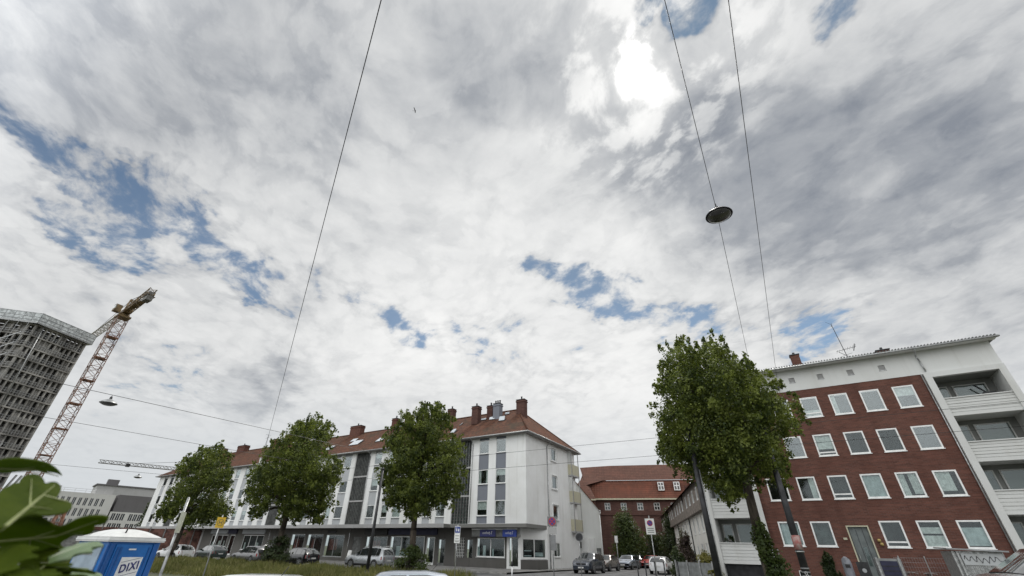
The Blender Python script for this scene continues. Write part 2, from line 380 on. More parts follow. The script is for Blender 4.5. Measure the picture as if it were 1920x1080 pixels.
def tag(o, label, cat, group=None):
    o['label'] = label; o['category'] = cat
    if group: o['group'] = group
    return o
def struct(o, kind='structure'):
    o['kind'] = kind; return o
def thing(name, label, cat, loc=(0, 0, 0), rotz=0, group=None):
    o = bpy.data.objects.new(name, None); C.objects.link(o)
    o.location = loc; o.rotation_euler.z = rotz; o.empty_display_size = .3
    return tag(o, label, cat, group)
def text(body, size, m, parent, loc, rot, name='lettering', depth=.004, scale=(1, 1, 1), align='CENTER', bold=0., shear=0.):
    cu = bpy.data.curves.new(name, 'FONT'); cu.body = body; cu.size = size; cu.extrude = depth; cu.offset = bold; cu.shear = shear; cu.space_character = 1.0 + (.14 if bold else 0)
    cu.align_x = align; cu.align_y = 'CENTER'
    tmp = bpy.data.objects.new(name, cu); C.objects.link(tmp)
    bpy.context.view_layer.update()
    me = bpy.data.meshes.new_from_object(tmp.evaluated_get(bpy.context.evaluated_depsgraph_get()))
    bpy.data.objects.remove(tmp); bpy.data.curves.remove(cu)
    me.name = name; me.materials.clear(); me.materials.append(m)
    o = bpy.data.objects.new(name, me); C.objects.link(o); o.parent = parent
    o.location = loc; o.rotation_euler = rot; o.scale = scale
    return o

def wall_holes(mb, u0, u1, z0, z1, holes, put, depth=.14, mi=0, mr=None):
    """a wall sheet with real openings; put(u, d, z) gives the point d metres behind the face"""
    us = sorted({u0, u1} | {h[0] for h in holes} | {h[1] for h in holes}); us = [u for u in us if u0 <= u <= u1]
    zs = sorted({z0, z1} | {h[2] for h in holes} | {h[3] for h in holes}); zs = [z for z in zs if z0 <= z <= z1]
    for i in range(len(us) - 1):
        for j in range(len(zs) - 1):
            um = (us[i] + us[i + 1]) / 2; zm = (zs[j] + zs[j + 1]) / 2
            if any(h[0] < um < h[1] and h[2] < zm < h[3] for h in holes): continue
            mb.quad(put(us[i], 0, zs[j]), put(us[i + 1], 0, zs[j]), put(us[i + 1], 0, zs[j + 1]), put(us[i], 0, zs[j + 1]), mi)
    for a, b, c, d in holes:
        for p, q in (((a, c), (b, c)), ((b, c), (b, d)), ((b, d), (a, d)), ((a, d), (a, c))):
            mb.quad(put(p[0], 0, p[1]), put(p[0], depth, p[1]), put(q[0], depth, q[1]), put(q[0], 0, q[1]), mi if mr is None else mr)

def boxuv(mb, put, u0, u1, d0, d1, z0, z1, mi=0):
    c = [put(u, d, z) for z in (z0, z1) for d in (d0, d1) for u in (u0, u1)]
    mb.add(c, [(0, 2, 3, 1), (4, 5, 7, 6), (0, 1, 5, 4), (2, 6, 7, 3), (0, 4, 6, 2), (1, 3, 7, 5)], mi)

def window(parent, put, a, b, c, d, fm, gm, fw=.07, mull=0, trans=None, set_=.06, sill=None, curtain=None, cm=None, proud=0., room=None, casing=0.):
    """one window: frame part, its pane, sill, curtain and dark room as sub-parts"""
    f = MB(); dd = set_; e = .05
    if proud: boxuv(f, put, a - casing, b + casing, -proud, 0.02, c - casing, c); boxuv(f, put, a - casing, b + casing, -proud, .02, d, d + casing); boxuv(f, put, a - casing, a, -proud, .02, c, d); boxuv(f, put, b, b + casing, -proud, .02, c, d)
    boxuv(f, put, a, b, dd, dd + e, c, c + fw); boxuv(f, put, a, b, dd, dd + e, d - fw, d)
    boxuv(f, put, a, a + fw, dd, dd + e, c + fw, d - fw); boxuv(f, put, b - fw, b, dd, dd + e, c + fw, d - fw)
    for k in range(mull):
        x = a + (b - a) * (k + 1) / (mull + 1); boxuv(f, put, x - fw * .5, x + fw * .5, dd, dd + e, c + fw, d - fw)
    if trans:
        z = c + (d - c) * trans; boxuv(f, put, a + fw, b - fw, dd + .004, dd + e - .004, z - fw * .5, z + fw * .5)
    w = f.build('window', fm, parent)
    g = MB(); boxuv(g, put, a + fw * .6, b - fw * .6, dd + .018, dd + .030, c + fw * .6, d - fw * .6); g.build('pane', gm, w)
    r = MB(); q = dd + .45
    boxuv(r, put, a + .01, b - .01, q, q + .02, c + .01, d - .01)
    r.quad(put(a + .01, dd + e, c + .01), put(b - .01, dd + e, c + .01), put(b - .01, q, c + .01), put(a + .01, q, c + .01))
    r.build('interior', room or MATS['room'], w)
    if curtain:
        for k, (x0, x1, z0, z1) in enumerate(curtain):
            cu = MB(); X0 = a + (b - a) * x0; X1 = a + (b - a) * x1; Z0 = c + (d - c) * z0; Z1 = c + (d - c) * z1
            n = 10
            for i in range(n):
                p = X0 + (X1 - X0) * i / n; q_ = X0 + (X1 - X0) * (i + 1) / n; o1 = dd + .1 + .02 * (i % 2); o2 = dd + .1 + .02 * ((i + 1) % 2)
                cu.quad(put(p, o1, Z0), put(q_, o2, Z0), put(q_, o2, Z1), put(p, o1, Z1))
            cu.build('curtain', cm or MATS['curtain'], w)
    if sill: 
        s_ = MB(); boxuv(s_, put, a - .04, b + .04, -sill, dd, c - .045, c - .003); s_.build('sill', fm, w)
    return w

# palette
plaster('white_plaster', (.85, .86, .855), .12)
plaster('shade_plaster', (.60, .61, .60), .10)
plaster('grey_plaster', (.40, .40, .40), .15)
plaster('blue_grey_panel', (.20, .215, .25), .10)
plaster('light_grey_panel', (.46, .48, .50), .08)
plaster('attic_plaster', (.66, .67, .66), .10)
plaster('beige_panel', (.50, .48, .36), .12)
plaster('base_plaster', (.11, .106, .10), .2)
brick('red_brick', (.150, .066, .050), (.092, .043, .035), (.14, .10, .085))
brick('dark_brick', (.115, .062, .052), (.085, .047, .042), (.16, .11, .09), w=.6, h=.2)
tiles('roof_tiles', (.140, .064, .040), (.072, .038, .028))
tiles('roof_tiles_side', (.155, .068, .041), (.085, .041, .029), along='Y')
tiles('school_tiles', (.112, .056, .042), (.088, .045, .035), cols=.5, rows=.6, moss=(.13, .06, .045))
tiles('school_tiles_light', (.135, .058, .040), (.11, .05, .036), cols=.5, rows=.6, moss=(.2, .07, .045))
mat('white_frame', (.80, .81, .80), .45, .05)
mat('grey_metal', (.33, .34, .35), .4, .1, metal=.6)
mat('dark_metal', (.035, .036, .04), .45, .2, metal=.3)
mat('black_wire', (.012, .012, .013), .5, .1)
mat('galv', (.42, .43, .43), .45, .15, metal=.7, scale=8)
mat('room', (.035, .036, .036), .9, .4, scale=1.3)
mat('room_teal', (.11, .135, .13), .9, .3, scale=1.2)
mat('curtain', (.78, .79, .78), .9, .12, scale=5)
mat('blind', (.60, .67, .69), .8, .1, scale=3)
glass('glass'); glass('glass_shop', refl=.05); glass('glass_bright', refl=.13)
mat('asphalt', (.115, .115, .118), .9, .18, scale=.8, bump=.3, bscale=60)
mat('paving', (.24, .235, .225), .9, .15, scale=1.2, bump=.2, bscale=30)
mat('kerbstone', (.34, .335, .32), .85, .15)
mat('ground', (.11, .105, .08), .95, .3, scale=.3, col2=(.07, .085, .035))
mat('concrete', (.30, .295, .28), .9, .18, scale=.7)
mat('bark', (.075, .06, .045), .95, .3, scale=4, bump=.8, bscale=14, stretch=(1, 1, .2))
mat('rubber', (.012, .012, .013), .8, .1)
mat('rim', (.38, .39, .40), .35, .1, metal=.8)
mat('plate', (.70, .70, .68), .5, .1)
mat('red_lamp', (.35, .012, .012), .25, .2, coat=.6)
mat('head_lamp', (.55, .57, .60), .15, .1, metal=.3, coat=.8)
mat('car_dark', (.016, .016, .017), .5, .1)
mat('sign_white', (.74, .75, .74), .5, .05)
mat('sign_blue', (.02, .05, .28), .45, .1)
mat('sign_red', (.42, .02, .02), .45, .1)
mat('sign_grey', (.20, .205, .21), .5, .1)
mat('sign_navy', (.016, .018, .055), .5, .1)
leafmat('lime_leaf', (.020, .038, .010), (.225, .265, .052), .42)
leafmat('shrub_leaf', (.030, .050, .012), (.075, .10, .024), .25)
leafmat('dark_leaf', (.020, .034, .012), (.045, .062, .020), .2)
leafmat('purple_leaf', (.050, .032, .030), (.085, .060, .048), .2)
leafmat('yellow_leaf', (.16, .15, .03), (.22, .19, .06), .3)

# ------------------------------------------------------------------ ground
def sst(v, a, b):
    t = min(1, max(0, (v - a) / (b - a))); return t * t * (3 - 2 * t)
def gz(x, y): return -.4 * (1 - sst(y, 13, 20)) * (1 - sst(x, -7, 1)) + .35 * sst(x, .5, 2.5) * (1 - sst(y, 16, 26))
def ground():
    xs = [-2500, -1200, -600, -300, -160] + [-120 + 4 * i for i in range(45)] + [80, 140, 300, 700, 1500, 2500]
    ys = [-2500, -1000, -400, -150, -60] + [-30 + 3 * i for i in range(40)] + [110, 150, 220, 350, 700, 1500, 2800]
    mb = MB(); n = len(xs)
    v = [(x, y, gz(x, y) - .05) for y in ys for x in xs]
    f = [(j * n + i, j * n + i + 1, (j + 1) * n + i + 1, (j + 1) * n + i) for j in range(len(ys) - 1) for i in range(n - 1)]
    mb.add(v, f, 0, True)
    struct(mb.build('ground', MATS['ground']))
    def sheet(name, x0, x1, y0, y1, dz, m, th=0., st=4.):
        nx = max(1, int((x1 - x0) / st)); ny = max(1, int((y1 - y0) / 2)); s_ = MB()
        v = []; f = []
        for j in range(ny + 1):
            for i in range(nx + 1):
                x = x0 + (x1 - x0) * i / nx; y = y0 + (y1 - y0) * j / ny; v.append((x, y, gz(x, y) + dz))
        for j in range(ny):
            for i in range(nx):
                k = j * (nx + 1) + i; f.append((k, k + 1, k + nx + 2, k + nx + 1))
        s_.add(v, f)
        if th:
            s_.box(x0, x1, y0 - .14, y0 - .002, dz - th, dz + .004, 1)
        return struct(s_.build(name, [MATS[m], MATS['kerbstone']]))
    sheet('road', -200, 120, -8, 15.5, .0, 'asphalt')
    sheet('parking_strip', -200, 120, 29.2, 35.2, -.004, 'asphalt')
    sheet('pavement', -200, -21.4, 35.4, 43.4, .12, 'paving', .14)
    sheet('side_road', -21.2, -9.6, 24, 150, .004, 'asphalt')
    sheet('pavement', -9.4, 60, 27.5, 38.08, .11, 'paving', .13)
    sheet('pavement', -22.7, -21.3, 43.6, 110, .12, 'paving')
    mb = MB()
    for y in (26.6,):
        for i in range(5): mb.box(-20.4 + 2.2 * i, -19.4 + 2.2 * i, y, y + .5, .0085, .0105)
    struct(mb.build('road_marking', MATS['sign_white']))
ground()

def blades(name, x0, x1, y0, y1, n, h0, h1, m, seed=1, hide=None):
    rg = np.random.default_rng(seed)
    x = rg.uniform(x0, x1, n); y = rg.uniform(y0, y1, n)
    clump = (np.sin(x * .9 + 1.3 * np.sin(y * .7)) + np.sin(y * 1.7 + x * .31)) * .25 + .75
    h = rg.uniform(h0, h1, n) * clump; a = rg.uniform(0, math.pi, n); w = rg.uniform(.012, .03, n)
    lx = rg.normal(0, .12, n) * h * 2; ly = rg.normal(0, .12, n) * h * 2
    z = np.array([gz(p, q) for p, q in zip(x, y)]) if n < 60000 else np.zeros(n)
    v = np.zeros((n, 4, 3)); dx = np.cos(a) * w; dy = np.sin(a) * w
    v[:, 0] = np.stack([x - dx, y - dy, z], 1); v[:, 1] = np.stack([x + dx, y + dy, z], 1)
    v[:, 2] = np.stack([x + lx * .5 + dx * .8, y + ly * .5 + dy * .8, z + h * .65], 1)
    v[:, 3] = np.stack([x + lx, y + ly, z + h], 1)
    return raw_quads(name, v.reshape(-1, 3), m)
def raw_quads(name, v, m, parent=None):
    n = len(v) // 4
    me = bpy.data.meshes.new(name); me.vertices.add(len(v)); me.vertices.foreach_set('co', v.astype(np.float32).ravel())
    me.loops.add(len(v)); me.loops.foreach_set('vertex_index', np.arange(len(v), dtype=np.int32))
    me.polygons.add(n); me.polygons.foreach_set('loop_start', np.arange(0, 4 * n, 4, dtype=np.int32)); me.polygons.foreach_set('loop_total', np.full(n, 4, dtype=np.int32))
    me.materials.append(m); me.update(calc_edges=True); me.validate()
    o = bpy.data.objects.new(name, me); C.objects.link(o)
    if parent: o.parent = parent
    return o
leafmat('grass_blade', (.085, .095, .025), (.20, .18, .07), .25, .7)
struct(blades('tall_grass', -75, -19.5, 17, 28.5, 55000, .25, .62, MATS['grass_blade']), 'stuff')

# ------------------------------------------------------------------ trees
def leaf_cloud(rg, c, rx, ry, rz, n, s, up=.25):
    d = rg.normal(size=(n, 3)); d /= np.linalg.norm(d, axis=1)[:, None]
    r = rg.uniform(0, 1, n) ** .30
    # twiggy clusters: pull leaves towards a few shoot directions
    k = max(6, int(n / 45)); sh = rg.normal(size=(k, 3)); sh /= np.linalg.norm(sh, axis=1)[:, None]
    idx = rg.integers(0, k, n); d = d * .42 + sh[idx] * 1.0; d /= np.linalg.norm(d, axis=1)[:, None]
    r = r * rg.uniform(.66, 1.18, k)[idx]
    p = np.array(c) + d * r[:, None] * np.array((rx, ry, rz))
    nn = d * .8 + rg.normal(size=(n, 3)) * .55; nn[:, 2] += up; nn /= np.linalg.norm(nn, axis=1)[:, None]
    t = np.cross(nn, rg.normal(size=(n, 3))); t /= np.linalg.norm(t, axis=1)[:, None]
    b = np.cross(nn, t)
    sz = s * rg.uniform(.65, 1.3, n)[:, None]
    v = np.stack([p - t * sz * .5, p + b * sz * .36 - nn * sz * .1, p + t * sz * .6, p - b * sz * .36 - nn * sz * .1], 1)
    return v.reshape(-1, 3)

def tree(name, key, label, n_leaf, ls, trunk_r, seed, group=None, shrub=True):
    (bx, by), lobes = TREE_LOBES[key]
    rg = np.random.default_rng(seed); rnd = random.Random(seed)
    dist = math.hypot(bx, by); bn = Vector((bx / dist, by / dist, 0)); e = Vector((bn.y, -bn.x, 0))
    root = thing(name, label, 'tree', (bx, by, 0), 0, group)
    Rmax = max(abs(l[0]) + l[2] for l in lobes); zs = [l[1] for l in lobes]
    zc = (max(zs) + min(zs)) / 2; zh = (max(zs) - min(zs)) / 2 + 1
    out = []; cen = []
    for (le, z, rx, rz) in lobes:
        z0_ = z
        lim = math.sqrt(max(.05, 1 - ((z - zc) / (zh * 1.15)) ** 2 - (le / (Rmax * 1.1)) ** 2)) * Rmax * .85
        small = rx < .62
        offs = [rnd.uniform(-.4, .4)] if small else [-lim * rnd.uniform(.5, .9), rnd.uniform(-.3, .3), lim * rnd.uniform(.5, .9)]
        for o in offs:
            z = z0_ - .30 * abs(o) * max(0, (z0_ - zc) / zh + .3)
            c = e * le * (1. if small else (1. if abs(o) < .5 else rnd.uniform(.78, .92))) + bn * o + Vector((0, 0, z))
            cen.append((c, rx)); ra = rx * rnd.uniform(.74, .98) if not small else rx
            n = int(n_leaf * (ra ** 2.0)); out.append(leaf_cloud(rg, c, ra, ra, rz * ra / rx, n, ls))
            # outlying sprays that break the outline
            if not small:
                if z0_ > zc:
                    for _ in range(4):
                        q = c + Vector((rnd.uniform(-.6, .6) * ra, rnd.uniform(-.6, .6) * ra, rz * rnd.uniform(.7, .92))); hh = rnd.uniform(.28, .5) * ra
                        out.append(leaf_cloud(rg, q, hh * .42, hh * .42, hh * 1.15, int(n * .05) + 12, ls))
                for _ in range(10):
                    dv = Vector((rnd.gauss(0, 1), rnd.gauss(0, 1), rnd.gauss(.25, .8))).normalized()
                    q = c + Vector((dv.x * ra, dv.y * ra, dv.z * rz)) * 1. + Vector((dv.x, dv.y, dv.z)) * rnd.uniform(-.02, .30) * ra; out.append(leaf_cloud(rg, q, ra * .22, ra * .22, ra * .26, int(n * .04) + 10, ls))
    raw_quads('crown', np.concatenate(out), MATS['lime_leaf'], root)
    top = min(zs) + .6
    tb = MB(); wob = [Vector((rnd.uniform(-.06, .06), rnd.uniform(-.06, .06), z)) for z in (0, .6, 1.6, 2.8, top)]
    wob[0] = Vector((0, 0, -.1))
    tb.path(wob, [trunk_r * 1.35, trunk_r * 1.08, trunk_r, trunk_r * .93, trunk_r * .8], 10)
    hub = wob[-1]
    lead = [hub, Vector((.1, 0, top + (max(zs) - top) * .5)), Vector((-.1, .1, max(zs) - .4))]
    tb.path(lead, [trunk_r * .8, trunk_r * .42, .03], 8)
    for c, rx in cen:
        if rx < .62 or rnd.random() < .35: continue
        base = hub.lerp(lead[1], max(0, min(1, (c.z - top) / (max(zs) - top) * .8)))
        mid = base.lerp(c, .5) + Vector((0, 0, .25 * rx)); tb.path([base, mid, c], [trunk_r * .34, trunk_r * .2, .02], 6)
    tb.build('trunk', MATS['bark'], root)
    return root
leafmat('sprout_leaf', (.035, .055, .012), (.085, .115, .024), .25)
def shrub(name, label, cat, x, y, w, h, n, ls, m, seed, group=None, z0=0, stems=True, parts=5, tall=False):
    rg = np.random.default_rng(seed); rnd = random.Random(seed)
    root = thing(name, label, cat, (x, y, gz(x, y) + z0), 0, group); out = []; sb = MB()
    for k in range(parts):
        a = rnd.uniform(0, 6.28); rr = w * rnd.uniform(.0, .28); zz = h * (.25 + .5 * k / max(1, parts - 1)); s_ = (1 - .45 * k / parts)
        c = Vector((math.cos(a) * rr * s_, math.sin(a) * rr * s_, zz))
        out.append(leaf_cloud(rg, c, w * .36 * s_, w * .36 * s_, h * (.27 if not tall else .3), int(n / parts), ls)); sb.path([(0, 0, 0), tuple(c * .5), tuple(c)], [.05, .03, .01], 5)
    raw_quads('foliage', np.concatenate(out), MATS[m], root)
    sb.build('stem', MATS['bark'], root)
    return root

# ------------------------------------------------------------------ brick apartment building on the right
def brick_building():
    Y = 38.1; root = thing('brick_apartment_building', 'four storey red brick apartment building with white attic band and stacked white balconies', 'building', (0, Y, 0))
    put = lambda u, d, z: (u, d, z)
    M = MATS
    cols = [(-1.32, -.10), (.55, 1.65), (2.37, 3.45), (4.17, 5.27), (5.98, 7.08), (7.80, 8.92)]
    rows = [(2.30, 3.72), (5.0, 6.43), (7.68, 9.12), (10.33, 11.78)]
    holes = []; door = (2.42, 3.58, .7, 3.47)
    for ri, (c, d) in enumerate(rows):
        for ci, (a, b) in enumerate(cols):
            if ri == 0 and ci == 2: continue
            holes.append((a, b, c, d, ri, ci))
    small = [(1.55, 2.0, .62, 1.1), (-.9, -.4, .5, .95)]
    wb = MB(); wall_holes(wb, -2.0, 9.68, -.1, 12.37, [h[:4] for h in holes] + [door] + small, put, .13)
    wb.quad((-5.5, .3, 0), (-5.5, 11, 0), (-5.5, 11, 12.37), (-5.5, .3, 12.37)); wb.quad((13.5, 11, 0), (13.5, .3, 0), (13.5, .3, 12.37), (13.5, 11, 12.37))
    wb.quad((13.5, 11, 0), (-5.5, 11, 0), (-5.5, 11, 12.37), (13.5, 11, 12.37))
    wb.build('wall', M['red_brick'], root)
    at = MB(); vents = [(.33 + 1.82 * k, .70 + 1.82 * k, 13.0, 13.36) for k in range(5)]
    wall_holes(at, -5.6, 13.58, 12.372, 13.97, vents, lambda u, d, z: (u, d - .02, z), .1)
    at.box(-5.6, -5.58, -.02, 11, 12.372, 13.97); at.box(13.58, 13.60, -.02, 11, 12.372, 13.97)
    at.build('attic_wall', M['attic_plaster'], root)
    for v in vents:
        b = MB(); b.box(v[0] + .01, v[1] - .01, .05, .07, v[2] + .01, v[3] - .01, 1)
        for k in range(3): b.box(v[0] + .01, v[1] - .01, .02, .035, v[2] + .06 + .1 * k, v[2] + .09 + .1 * k, 1)
        b.box(v[0] - .03, v[1] + .03, -.045, -.022, v[2] - .05, v[2], 2)
        b.build('vent', [M['room'], M['grey_plaster'], M['galv']], root)
    # roof: shed roof with corrugated sheet edge and soffit
    rf = MB(); rf.add([(-6.0, -.62, 14.02), (13.98, -.62, 14.02), (13.98, 11.6, 14.9), (-6.0, 11.6, 14.9), (-6.0, -.62, 14.10), (13.98, -.62, 14.10), (13.98, 11.6, 14.98), (-6, 11.6, 14.98)],
        [(0, 3, 2, 1), (4, 5, 6, 7), (0, 1, 5, 4), (1, 2, 6, 5), (2, 3, 7, 6), (3, 0, 4, 7)])
    for k in range(116): x = -5.95 + k * .172; rf.bar((x, -.68, 14.125), (x, .6, 14.2), .045, 5)
    rf.build('roof', M['sheet_roof'] if 'sheet_roof' in M else mat('sheet_roof', (.16, .165, .165), .7, .2), root)
    so = MB(); so.box(-5.9, 13.9, -.60, -.03, 13.974, 14.012); so.box(-5.95, 13.94, -.66, -.615, 13.93, 14.06); so.build('soffit', M['attic_plaster'], root)
    g = MB(); g.bar((-6, -.72, 13.99), (13.98, -.72, 13.99), .06, 8); g.build('gutter', M['galv'], root)
    p = MB(); p.path([(9.78, -.70, 13.95), (9.78, -.2, 13.6), (9.86, -.10, 13.3), (9.9, -.10, 12.5)], .045, 8); p.build('downpipe', M['galv'], root); p = MB(); p.path([(9.60, -.08, 12.36), (9.60, -.08, .1)], .04, 8); p.build('downpipe', M['galv'], root)
    rnd = random.Random(5)
    for h in holes:
        ri, ci = h[4], h[5]; cur = None; tr = None; gm = M['glass']; room = None
        if ri == 3: gm = M['glass_bright']; tr = .2 if ci in (0, 2) else None; cur = [(0, 1, .0, .35)] if ci == 2 else ([(0, .3, 0, 1)] if ci == 3 else ([(0, 1, .55, 1)] if ci == 5 else None))
        if ri == 2: gm = M['glass_bright'] if ci in (0, 1, 5) else M['glass']; tr = .16 if ci in (2,) else None; cur = [(0, 1, .15, 1)] if ci == 0 else ([(.0, 1, .32, 1)] if ci == 2 else None)
        if ri == 1: tr = .2 if ci in (2, 3) and ci == 2 else None; cur = {3: [(0, 1, 0, 1)], 4: [(0, .38, 0, 1), (.55, 1, .12, 1)], 5: [(0, .7, .2, .97)], 1: [(.62, .92, 0, 1)]}.get(ci)
        if ri == 0: tr = .2 if ci == 3 else None; cur = {0: [(0, 1, 0, .9)], 5: [(0, 1, .1, .74)], 4: [(0, 1, 0, .45), (0, 1, .52, .75)], 3: [(.0, .12, .2, 1)]}.get(ci); room = M['room_teal'] if ci in (0, 1) else None
        window(root, put, h[0], h[1], h[2], h[3], M['white_frame'], gm, .085, 0, tr, .0, .05, cur, M['blind'] if (ri, ci) in ((0, 5), (2, 0), (1, 3), (0, 0)) else None, 0, room)
    # entrance door
    d = MB(); d.box(2.42, 3.58, .10, .16, .7, 3.47, 0)
    d.box(2.42, 2.49, -.03, .10, .7, 3.47, 1); d.box(3.51, 3.58, -.03, .10, .7, 3.47, 1); d.box(2.49, 3.51, -.03, .10, 3.40, 3.47, 1)
    for k in range(3): d.box(2.52 + .34 * k, 2.54 + .34 * k, .085, .1, .8, 3.35, 2)
    do = d.build('door', [M['door_grey'] if 'door_grey' in M else mat('door_grey', (.13, .15, .15), .5, .1), M['beige_panel'], M['dark_metal']], root)
    gl = MB(); gl.box(2.95, 3.12, .075, .095, 1.3, 2.3); gl.build('pane', M['glass'], do)
    hd = MB(); hd.bar((2.62, .04, 1.5), (2.62, .04, 1.9), .018, 6); hd.bar((2.62, .04, 1.5), (2.62, .1, 1.5), .012, 6); hd.bar((2.62, .04, 1.9), (2.62, .1, 1.9), .012, 6); hd.build('handle', M['galv'], do)
    for i, (x, z) in enumerate(((3.86, 2.66), (3.92, 2.46))):
        w = MB(); w.lathe([(.02, -.09), (.085, -.07), (.10, 0), (.085, .07), (.02, .09)], (x, -.06, z), 10); w.build('wall_lamp', M['brass'] if 'brass' in M else mat('brass', (.45, .33, .12), .4, .15, metal=.3), root)
    w = MB(); w.box(2.08, 2.28, -.09, -.004, 2.68, 2.80); w.build('number_plate', M['beige_panel'], root)
    # steps
    s = MB(); s.box(2.1, 3.9, -1.4, -.004, -.05, .7); s.box(2.1, 3.9, -1.8, -1.41, -.05, .45); s.box(2.1, 3.9, -2.2, -1.81, -.05, .2); s.build('steps', M['concrete'], root)
    for a, b, c, dd in small: window(root, put, a, b, c, dd, M['white_frame'], M['glass'], .04, 0, None, .01)
    # balconies
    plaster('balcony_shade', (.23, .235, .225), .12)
    ops = [(2.46, 3.97), (5.24, 6.77), (7.94, 9.49), (10.64, 12.05)]
    for x0, x1, seed in ((-5.62, -2.0, 1), (9.68, 13.58, 2)):
        fr = MB()
        fr.box(x0, x0 + .36, -.22, 1.6, -.1, 12.05); fr.box(x1 - .34, x1, -.22, 1.6, -.1, 12.05)
        fr.box(x0, x1, -.22, .1, 12.053, 12.37); fr.build('balcony_frame', M['balcony_white'] if 'balcony_white' in M else plaster('balcony_white', (.62, .63, .62), .1), root)
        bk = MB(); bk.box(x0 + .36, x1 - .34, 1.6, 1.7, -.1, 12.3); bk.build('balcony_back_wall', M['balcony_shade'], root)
        for k, (c, d_) in enumerate(ops):
            pr = MB(); pz0 = 1.2 if k == 0 else ops[k - 1][1]
            n = 5; hh = (c - .06 - (pz0 + .22)) / n
            pr.box(x0 + .362, x1 - .342, -.16, 1.598, pz0, pz0 + .2)
            for i in range(n): pr.box(x0 + .362, x1 - .342, -.13 - .012 * (i % 2), -.07, pz0 + .235 + hh * i, pz0 + .235 + hh * (i + 1) - .035)
            pr.box(x0 + .362, x1 - .342, -.10, -.06, pz0 + .2, c - .06)
            pr.box(x0 + .30 + .062, x1 - .342, -.19, -.03, c - .058, c)
            b = pr.build('balcony_parapet', M['balcony_white'], root)
            # door and wide window at the back
            pb = lambda u, d, z: (u, d + 1.52, z)
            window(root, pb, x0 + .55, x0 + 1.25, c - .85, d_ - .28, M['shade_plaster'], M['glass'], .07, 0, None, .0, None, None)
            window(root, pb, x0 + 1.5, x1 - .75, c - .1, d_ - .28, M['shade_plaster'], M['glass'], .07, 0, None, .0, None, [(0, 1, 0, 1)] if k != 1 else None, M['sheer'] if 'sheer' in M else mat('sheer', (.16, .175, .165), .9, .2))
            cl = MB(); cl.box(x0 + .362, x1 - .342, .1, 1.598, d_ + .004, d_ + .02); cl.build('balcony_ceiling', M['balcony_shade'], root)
        gb = MB(); gb.box(x0 + .36, x1 - .34, .4, .45, 0, 1.15); gb.build('garage_door', M['dark_metal'], root)
    # chimneys, aerial
    for x, y, z1, w_, d_, m in ((3.25, 2.2, 15.9, .62, .6, 'red_brick'), (9.0, 3.2, 15.5, .8, .5, 'dark_brick')):
        c = MB(); c.box(x - w_ / 2, x + w_ / 2, y, y + d_, 14.1, z1); ch = c.build('chimney', M[m], root)
        k = MB(); k.box(x - w_ / 2 - .05, x + w_ / 2 + .05, y - .05, y + d_ + .05, z1 + .002, z1 + .07); k.lathe([(.1, .07), (.09, .3)], (x, y + d_ / 2, z1), 8); k.build('chimney_cap', M['dark_metal'], ch)
    for x in (.9, 5.0, 5.5): 
        v = MB(); v.lathe([(.08, 0), (.08, .45), (.14, .47), (.14, .58), (.02, .62)], (x, 1.5, 14.12), 8); v.build('vent_pipe', M['dark_metal'], root)
    return root
brick_building()
def aerial(x, y, z, name='tv_aerial', label='thin tv aerial mast with cross rods on the brick building roof', h=3.3, lean=-.15):
    t = thing(name, label, 'aerial', (x, y, z))
    m = MB(); m.bar((0, 0, -.1), (lean, 0, h), .022, 6); m.build('mast', MATS['dark_metal'], t)
    a = MB()
    a.bar((-.55 , -.1, 1.0), (.75, .15, 1.25), .016, 5)
    for i in range(8):
        f = i / 7; cx = -.5 + 1.2 * f; cz = 1.01 + .23 * f; a.bar((cx, -.35, cz), (cx, .4, cz), .008, 4); 
    a.bar((.2, -.1, .35), (-.4, .1, 1.0), .02, 5); a.bar((.5, .0, .9), (.72, .05, 1.45), .03, 5); a.bar((.35, 0, .75), (-.5, 0, .55), .012, 4)
    a.bar((lean, -.3, h), (lean, .3, h - .1), .010, 4); a.bar((lean - .02, 0, h), (lean - .3, 0, h + .25), .010, 4)
    a.build('antenna', MATS['dark_metal'], t); return t
aerial(6.42, 39.2, 14.2)

# ------------------------------------------------------------------ the terrace of apartment houses across the street
EAVE, RIDGE, RY, BY = 12.62, 17.2, 47.6 - 41.28, 13.0
def roof_slopes(mb, x0, x1, hipR=False, hipL=False):
    e = .62; zo = .10
    xr = x1 - 4.5 if hipR else x1; xl = x0 + 3.6 if hipL else x0
    X1 = x1 + (e if hipR else 0); X0 = x0 - (e if hipL else 0)
    a, b = (X0, -e, EAVE - .05), (X1, -e, EAVE - .05); c, d = (xr, RY, RIDGE), (xl, RY, RIDGE)
    f, g = (X1, BY + e, EAVE - .05), (X0, BY + e, EAVE - .05)
    mb.quad(a, b, c, d); mb.quad(f, g, d, c)
    side = MB()
    if hipR: side.poly([b, f, c])
    else: mb.poly([(x1, -e, EAVE - .05), (x1, BY + e, EAVE - .05), c], 0)
    if hipL: side.poly([g, a, d])
    low = MB(); low.quad((X0, -e, EAVE - .16), (X0, BY + e, EAVE - .16), (X1, BY + e, EAVE - .16), (X1, -e, EAVE - .16))
    for p, q in ((a, b), (b, f), (g, a)): low.quad((p[0], p[1], EAVE - .16), (q[0], q[1], EAVE - .16), q, p)
    return side, low
